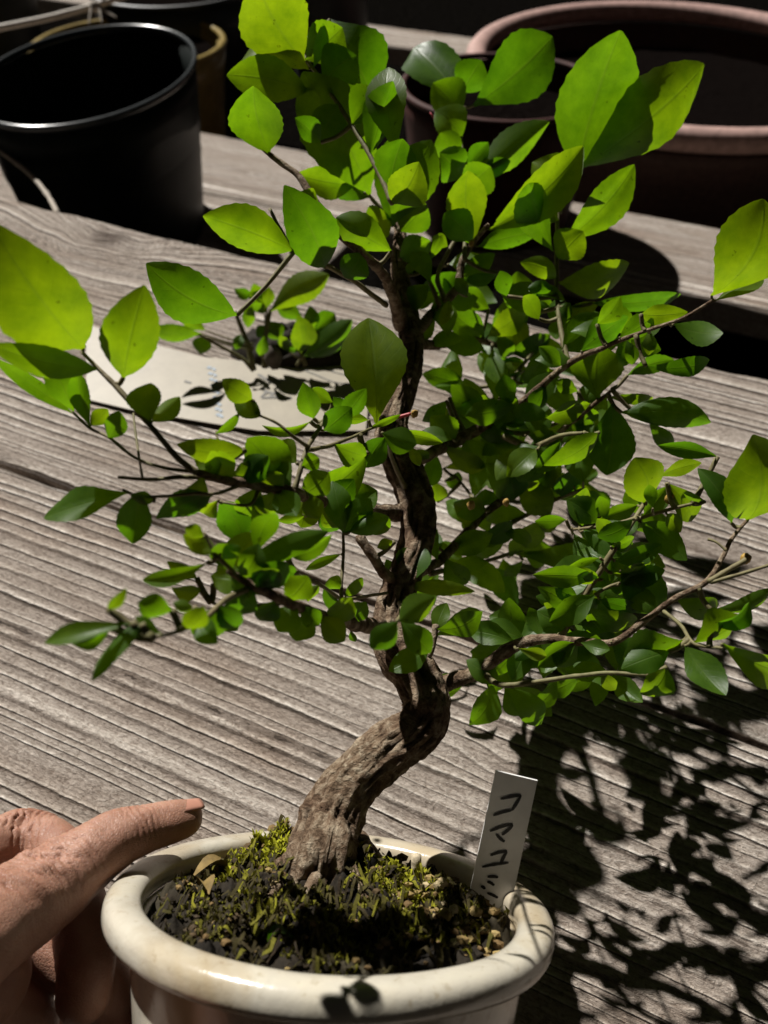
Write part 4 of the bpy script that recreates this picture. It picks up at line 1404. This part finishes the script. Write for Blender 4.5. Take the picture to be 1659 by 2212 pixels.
for (t, x, y, d, r) in (('F', 1350, 540, .176, .0016), ('F', 1020, 600, .190, .0013), ('G', 920, 810, .222, .0012), ('G', 1150, 795, .221, .001), ('A', 600, 1630, .201, .0009), ('B', 425, 1590, .201, .0009), ('B', 340, 770, .199, .0009), ('F', 1510, 995, .178, .0012), ('K', 250, 375, .187, .001)):
    x_, y_ = tp(t, x, y)
    blob('bud', at(x_, y_, tree_d(y_, d)-0.001), r*1.3, OCHRE, tree, (1, 1, 1.4), x)

# ------------------------------------------------------------------ seedling clump behind the tag
def bench_depth(px, py, z=0.0):
    P = onz(px, py, z)
    return float(np.dot(P-CAM, FW))
sx, sy = 600, 800
sb = onz(sx, sy, 0.0)
seed_ = empty('seedling', tuple(sb), 'small leafy seedling in a moss clump on the bench behind the paper tag', 'seedling')
sdp = bench_depth(600, 792)-0.004
V = []; F = []; tone = []
V.append((0, 0, .018)); tone.append(.3)
for i in range(1, 13):
    for k in range(40):
        a = 2*math.pi*k/40; s = i/12
        rx, ry = 0.050*s, 0.022*s
        z = 0.018*math.sqrt(max(0, 1-s*s))*(1+0.6*mnoise.noise(Vector((math.cos(a)*s*5, math.sin(a)*s*5, 3))))+0.002*mnoise.noise(Vector((math.cos(a)*s*16, math.sin(a)*s*16, 9)))
        if i == 12: z = -0.001
        V.append((rx*math.cos(a)*(1+.15*mnoise.noise(Vector((a*2, 1, 1)))), ry*math.sin(a), z)); tone.append(.25+.5*abs(mnoise.noise(Vector((a*3, s*4, 0)))))
for k in range(40): F.append((0, 1+k, 1+(k+1) % 40))
for i in range(11):
    for k in range(40):
        k2 = (k+1) % 40
        F.append((1+i*40+k, 1+(i+1)*40+k, 1+(i+1)*40+k2, 1+i*40+k2))
cpos = onz(655, 792, 0.0)
W = [np.array(v)+cpos+np.array([0, 0.016, 0]) for v in V]
mm = link('moss_clump', mesh('moss_clump', W, F), SOIL, seed_)
setattr_f(mm.data, 'tone', tone)
sd = sdp-0.012
ST = [[(548, 800, sd, 7), (535, 745, sd-.004, 6), (518, 700, sd-.008, 5), (508, 672, sd-.01, 4)],
      [(548, 800, sd, 6), (520, 772, sd-.004, 4), (470, 745, sd-.006, 4), (430, 722, sd-.008, 3)],
      [(572, 795, sd, 7), (572, 745, sd-.003, 6), (578, 700, sd-.006, 5), (585, 668, sd-.007, 4)],
      [(660, 790, sd, 5), (652, 768, sd-.002, 4), (640, 750, sd-.003, 3)],
      [(640, 790, sd, 4), (655, 770, sd-.003, 3.5), (670, 762, sd-.003, 3)]]
for s_ in ST:
    ptube('stem', s_, TWIG, seed_)
SL = """
C 1550 730 1450 560 0 0
C 1310 850 975 830 115 0
C 1320 860 1000 855 90 0
C 1340 870 1310 985 125 0
C 1340 830 1195 740 110 .2
D 440 540 820 300 195 .1
D 640 810 620 565 170 .1
D 720 670 695 505 105 .1
D 730 670 860 555 155 .2
D 660 830 975 595 175 0
D 310 460 290 645 85 .1
D 330 430 203 395 75 .1
D 300 430 425 440 55 0
D 650 590 480 515 125 .2
D 400 600 505 725 135 0
D 620 800 478 738 45 0
D 420 560 330 360 110 .2
D 410 520 430 380 80 .1
D 400 560 330 480 70 0
D 420 700 350 640 90 0
D 370 830 400 700 80 0
D 560 800 500 700 70 .1
D 250 690 210 790 70 0
"""
for ln in SL.strip().splitlines():
    p = ln.split(); v = [float(q) for q in p[1:]]
    if v[4] <= 0: continue
    bx, by = tp(p[0], v[0], v[1]); tx, ty = tp(p[0], v[2], v[3])
    add_leaf(seed_, bx, by, tx, ty, v[4]*KQ, sd-0.008+lrnd.uniform(-.006, .006), v[5])
    cxs = 548 if bx < 545 else (578 if bx < 600 else 655)
    if abs(bx-cxs) > 14 or by < 690:
        q0 = (cxs, min(775, by+30), sd-.004, 2.2)
        ptube('stem', [q0, ((cxs+bx)/2, (q0[1]+by)/2+4, sd-.007, 2.0), (bx, by, sd-.008, 1.8)], TWIG, seed_, sides=6, sub=4)
blob('stump', at(590, 772, sd-.006), 0.0055, BEAM, seed_, (1, 1, 1.5), 4)

# ------------------------------------------------------------------ flat product tag lying on the bench
def strip_mesh(name, top, bot, z0, thick, n=24, curl=None):
    """top/bot: polylines in pixels for the two long edges"""
    top = np.array(top, float); bot = np.array(bot, float)
    s = np.linspace(0, 1, n+1)
    def samp(pl):
        st_ = np.linspace(0, 1, len(pl))
        return np.stack([np.interp(s, st_, pl[:, 0]), np.interp(s, st_, pl[:, 1])], -1)
    a, b = samp(top), samp(bot)
    V = []; F = []
    for lay in (0, 1):
        for i in range(n+1):
            for j in range(5):
                q = a[i]*(1-j/4)+b[i]*(j/4)
                z = z0+(curl(s[i], j/4) if curl else 0)
                P = onz(q[0], q[1], z)
                P[2] += 0 if lay == 0 else -thick
                V.append(P)
    m = 5; off = (n+1)*m
    for i in range(n):
        for j in range(4):
            F.append((i*m+j, i*m+j+1, (i+1)*m+j+1, (i+1)*m+j))
            F.append((off+i*m+j, off+(i+1)*m+j, off+(i+1)*m+j+1, off+i*m+j+1))
        F.append((i*m, (i+1)*m, off+(i+1)*m, off+i*m)); F.append((i*m+4, off+i*m+4, off+(i+1)*m+4, (i+1)*m+4))
    for j in range(4):
        F.append((j, off+j, off+j+1, j+1)); F.append((n*m+j, n*m+j+1, off+n*m+j+1, off+n*m+j))
    return mesh(name, V, F)
TZ = 0.0026
curl = lambda s, q: 0.0005*math.sin(s*math.pi)
ptag = empty('paper_tag', tuple(onz(480, 850, TZ)), 'long cream card tag with faded print lying on the bench behind the left branch', 'tag')
link('card', strip_mesh('card', [(186, 700), (304, 737), (439, 771), (637, 791), (805, 786)], [(186, 862), (280, 884), (456, 914), (560, 930), (790, 930)], TZ, 0.0004, curl=curl), PAPER, ptag, smooth=False)
def zstroke(name, pts, w, mat, parent, zf):
    P = [onz(x, y, zf(x, y)) for x, y in pts]
    Q, rr = smooth_path(P, [w]*len(P), 5)
    V = []; F = []
    T = np.gradient(Q, axis=0)
    for i in range(len(Q)):
        t = T[i]/(np.linalg.norm(T[i])+1e-9)
        sdv = np.cross(t, [0, 0, 1]); sdv /= np.linalg.norm(sdv)+1e-9
        ww = w*(0.8+0.35*mnoise.noise(Vector((i*0.7, pts[0][0], 0))))
        V += [Q[i]+sdv*ww, Q[i]-sdv*ww]
    for i in range(len(Q)-1):
        F.append((2*i, 2*i+1, 2*i+3, 2*i+2))
    return link(name, mesh(name, V, F), mat, parent)
def tagz(x, y):
    s = min(1, max(0, (x-178)/(797-178)))
    return TZ+curl(s, 0)+0.0003
def q(x, y): return (164.6+x*0.3968, 685.8+y*0.3968)
for pts in ([(990, 308), (1022, 328), (1062, 350), (1082, 342), (1112, 356)], [(1000, 384), (1034, 402), (1006, 432)], [(1010, 436), (1090, 433), (1172, 437)], [(1036, 404), (1080, 412), (1110, 408)], [(1070, 405), (1060, 432)],
            [(312, 224), (342, 236), (356, 262)], [(300, 262), (318, 250)], [(590, 345), (625, 356)]):
    zstroke('handwriting', [q(*p) for p in pts], 0.0012, INK_SHADOW_GREY, ptag, tagz)
for pts in ([(1185, 262), (1290, 305), (1400, 350), (1470, 358), (1545, 361)], [(1330, 270), (1420, 300), (1510, 324)]):
    zstroke('shadow_line', [q(*p) for p in pts], 0.0006, INK_SHADOW_GREY, ptag, tagz)  # thin cast shadows drawn on the card as grey strokes
for k in range(9):
    yy = 268+k*32
    zstroke('print', [q(715+k*6, yy), q(735+k*6, yy+8)], 0.0016, BLUEINK, ptag, tagz)
    zstroke('print', [q(744+k*5, yy+6), q(756+k*5, yy+20)], 0.0012, BLUEINK, ptag, tagz)

# ------------------------------------------------------------------ white name label in the pot
def lq(x, y): return (987.5+x*0.1736, 1634.8+y*0.1736)
LD = to_pot(1052, 1945, 0.0)[2]+0.001
lab = empty('plant_label', tuple(at(1055, 1935, LD)), 'white plastic plant label with black handwritten katakana standing in the pot', 'label')
corn = [lq(480, 175), lq(1000, 300), lq(690, 1760), lq(560, 2080), lq(110, 1900)]
dl = [LD-0.004, LD-0.004, LD+0.001, LD+0.002, LD+0.002]
front = [at(c[0], c[1], d) for c, d in zip(corn, dl)]
nv_ = np.cross(front[1]-front[0], front[4]-front[0]); nv_ /= np.linalg.norm(nv_)
if np.dot(nv_, CAM-front[0]) < 0: nv_ = -nv_
# flatten to one plane
front = [p-nv_*np.dot(p-front[0], nv_) for p in front]
V = [p for p in front]+[p-nv_*0.0007 for p in front]
F = [(0, 1, 2, 3, 4), (9, 8, 7, 6, 5)]+[(i, 5+i, 5+(i+1) % 5, (i+1) % 5) for i in range(5)]
link('strip', mesh('strip', V, F), PLASTIC, lab, smooth=False)
def lab_pt(x, y):
    px, py = lq(x, y); r = ray(px, py)
    O = front[0]+nv_*0.00025
    return CAM+r*(np.dot(O-CAM, nv_)/np.dot(r, nv_))
chars = {'character': [[[(540, 525), (690, 492), (795, 478)], [(795, 478), (735, 585), (682, 668)], [(690, 662), (560, 690), (448, 730)]],
                       [[(408, 928), (540, 872), (690, 838)], [(692, 845), (640, 905), (558, 975)], [(485, 962), (540, 1020), (592, 1058)]],
                       [[(412, 1226), (520, 1190), (622, 1172)], [(618, 1178), (575, 1255), (540, 1330)], [(308, 1372), (460, 1340), (640, 1318)]],
                       [[(378, 1496), (450, 1490), (512, 1500)], [(372, 1552), (420, 1568), (462, 1602)], [(298, 1606), (325, 1622), (348, 1646)], [(372, 1692), (440, 1718), (508, 1756)]]]}
for ch in chars['character']:
    V = []; F = []
    for pts in ch:
        P = [lab_pt(*p) for p in pts]
        Q, rr = smooth_path(P, [1]*len(P), 6)
        T = np.gradient(Q, axis=0); i0 = len(V)
        for i in range(len(Q)):
            t = T[i]/np.linalg.norm(T[i]); sdv = np.cross(t, nv_)
            s = i/(len(Q)-1)
            ww = 0.00046*(0.75+0.35*math.sin(s*math.pi)+0.2*mnoise.noise(Vector((i*.6, pts[0][0], 0))))
            if s in (0.0, 1.0): ww *= 0.6
            V += [Q[i]+sdv*ww, Q[i]-sdv*ww]
        for i in range(len(Q)-1):
            F.append((i0+2*i, i0+2*i+1, i0+2*i+3, i0+2*i+2))
    link('character', mesh('character', V, F), INK, lab)

# ------------------------------------------------------------------ the hand
def rimd(px, py, z=0.005):
    return to_pot(px, py, z)[2]
hbm_v = []; hbm_f = []
def chain(pts, sides=20, sub=8, flat=1.0):
    """pts: (px, py, depth, radius_m); closed rounded tube"""
    P = [at(p[0], p[1], p[2]) for p in pts]
    R = [p[3] for p in pts]
    Q, rr = smooth_path(P, R, sub)
    # round the end
    T = Q[-1]-Q[-2]; T /= np.linalg.norm(T)
    ext = [Q[-1]+T*rr[-1]*math.sin(a) for a in (0.4, 0.8, 1.15, 1.4)]
    er = [rr[-1]*math.cos(a) for a in (0.4, 0.8, 1.15, 1.4)]
    Q = np.vstack([Q, ext]); rr = np.concatenate([rr, er])
    V, F = tube(Q, rr, sides)
    i0 = len(hbm_v)
    hbm_v.extend(V); hbm_f.extend([tuple(i0+j for j in f) for f in F])
dt = rimd(415, 1806, 0.008); dd_ = rimd(265, 1868, 0.010)
def pxr(*c):
    return [(x, y, d, r*d/FPX) for (x, y, d, r) in c]
INDEX = pxr((-330, 2235, .146, 128), (-220, 2160, .158, 122), (-120, 2080, .172, 115), (0, 1990, .189, 103), (90, 1928, .202, 88), (135, 1895, .207, 82), (185, 1856, .212, 73), (255, 1810, .219, 61), (295, 1796, .222, 53), (330, 1785, .225, 48), (375, 1773, .229, 45), (398, 1769, .231, 41))
MIDDLE = pxr((-260, 2010, .205, 96), (-110, 1880, .226, 78), (0, 1824, .240, 60), (62, 1804, .246, 56), (120, 1832, .240, 54), (158, 1910, .226, 56), (174, 1990, .214, 60), (184, 2080, .208, 62), (180, 2150, .205, 58))
RING = pxr((-240, 2120, .200, 95), (-60, 2060, .212, 84), (80, 2040, .218, 72), (180, 2080, .217, 66), (235, 2155, .214, 62), (262, 2230, .212, 58), (270, 2280, .210, 50))
PINKY = pxr((-260, 2260, .196, 90), (-60, 2220, .216, 76), (60, 2240, .224, 62), (150, 2300, .224, 56), (200, 2360, .222, 50))
THUMB = pxr((-420, 2330, .150, 175), (-220, 2370, .148, 160), (-60, 2450, .146, 132), (90, 2510, .150, 112), (210, 2490, .154, 98), (260, 2470, .156, 86))
for c_ in (INDEX, MIDDLE, RING, PINKY, THUMB):
    chain(c_)
chain(pxr((-700, 2380, .150, 280), (-480, 2280, .160, 262), (-330, 2200, .172, 225), (-180, 2140, .186, 165), (-60, 2110, .196, 120)))
chain(pxr((-700, 2420, .160, 250), (-460, 2330, .176, 225), (-280, 2240, .190, 185), (-120, 2200, .200, 140), (20, 2230, .206, 100)))
chain(pxr((-1500, 2700, .150, 300), (-1100, 2560, .150, 285), (-760, 2420, .153, 280), (-560, 2340, .160, 255)))
hm = mesh('hand', hbm_v, hbm_f)
tmp = bpy.data.objects.new('tmp_hand', hm); COL.objects.link(tmp)
rm = tmp.modifiers.new('r', 'REMESH'); rm.mode = 'VOXEL'; rm.voxel_size = 0.0009
sm_ = tmp.modifiers.new('s', 'SMOOTH'); sm_.factor = 0.5; sm_.iterations = 9
sb_ = tmp.modifiers.new('sub', 'SUBSURF'); sb_.levels = 1; sb_.render_levels = 1
dg = bpy.context.evaluated_depsgraph_get()
hm2 = bpy.data.meshes.new_from_object(tmp.evaluated_get(dg))
bpy.data.objects.remove(tmp, do_unlink=True); bpy.data.meshes.remove(hm)
nvh = len(hm2.vertices)
co = np.zeros(nvh*3); hm2.vertices.foreach_get('co', co); co = co.reshape(-1, 3)
no = np.zeros(nvh*3); hm2.vertices.foreach_get('normal', no); no = no.reshape(-1, 3)
disp = np.zeros(nvh); crs = np.zeros(nvh)
def knuckle(chain_, i, spread, amp, nl, top=True):
    c = at(*chain_[i][:3]); a = at(*chain_[i-1][:3]); b = at(*chain_[i+1][:3])
    ax = (b-a); ax /= np.linalg.norm(ax)
    d = co-c
    s = d@ax
    rad = np.linalg.norm(d-s[:, None]*ax, axis=1)
    near = np.exp(-(s/spread)**2)*(rad < chain_[i][3]*1.5)
    upv = SUNV_np - ax*np.dot(SUNV_np, ax); upv /= np.linalg.norm(upv)
    rd = (d-s[:, None]*ax); rd /= np.linalg.norm(rd, axis=1)[:, None]+1e-9
    facing = np.clip(rd@upv*0.9+0.45, 0, 1)
    side = np.cross(ax, upv)
    lat = d@side
    ww = s+0.0009*vnoise(lat*420, s*260, i+3)+0.0005*vnoise(lat*1100, s*600, i+9)-lat*lat*22
    ph = ww/(spread*2.2/nl)
    f = ph-np.floor(ph)
    lines = np.exp(-((f-0.5)/0.16)**2)*(0.55+0.45*vnoise(lat*500, np.floor(ph)*3.7, i))
    return near*facing, lines
SUNV_np = np.array(SUNV)
for (ch, i, sp, amp, nl) in ((INDEX, 4, .0080, .0016, 8), (INDEX, 8, .0065, .00075, 8), (MIDDLE, 3, .0075, .0013, 8), (INDEX, 6, .0055, .0006, 6), (INDEX, 3, .006, .0008, 5)):
    m_, l_ = knuckle(ch, i, sp, amp, nl)
    disp -= amp*m_*l_
    disp += amp*0.7*m_*vnoise(co[:, 0]*300+co[:, 2]*200, co[:, 1]*300-co[:, 2]*150, i)
    crs = np.maximum(crs, m_*l_)
disp += 0.00016*vnoise(co[:, 0]*260+co[:, 2]*170, co[:, 1]*260+co[:, 2]*90, 77)
disp += 0.00040*vnoise(co[:, 0]*90+co[:, 2]*70, co[:, 1]*90-co[:, 2]*60, 78)
co = co+no*disp[:, None]
hm2.vertices.foreach_set('co', co.ravel()); hm2.update()
hand = link('hand', hm2, SKIN)
setattr_f(hm2, 'crease', crs)
tag(hand, 'bare hand with forefinger resting on the rim of the cream bonsai pot', 'hand')
# finger nail on the forefinger
c0 = at(*INDEX[-1][:3]); c1 = at(*INDEX[-3][:3])
ax = c0-c1; ax /= np.linalg.norm(ax)
upv = np.array([-0.15, 0.62, 0.77]); upv -= ax*np.dot(upv, ax); upv /= np.linalg.norm(upv)
sdv = np.cross(ax, upv)
V = []; F = []
for i in range(9):
    s = i/8
    for j in range(9):
        a = (j/8-0.5)*1.7
        r = 0.0056*(1.0-0.03*s*s)
        w = 1.0 if 0.1 < s < 0.9 else 0.92
        V.append(c0+ax*(-0.0050+0.0100*s)+(upv*math.cos(a*w)+sdv*math.sin(a*w))*r*(1-0.16*max(0, s-0.55)))
for i in range(8):
    for j in range(8):
        F.append((i*9+j, i*9+j+1, (i+1)*9+j+1, (i+1)*9+j))
nl_ = link('nail', mesh('nail', V, F), NAIL, hand)
sol = nl_.modifiers.new('sol', 'SOLIDIFY'); sol.thickness = 0.0005
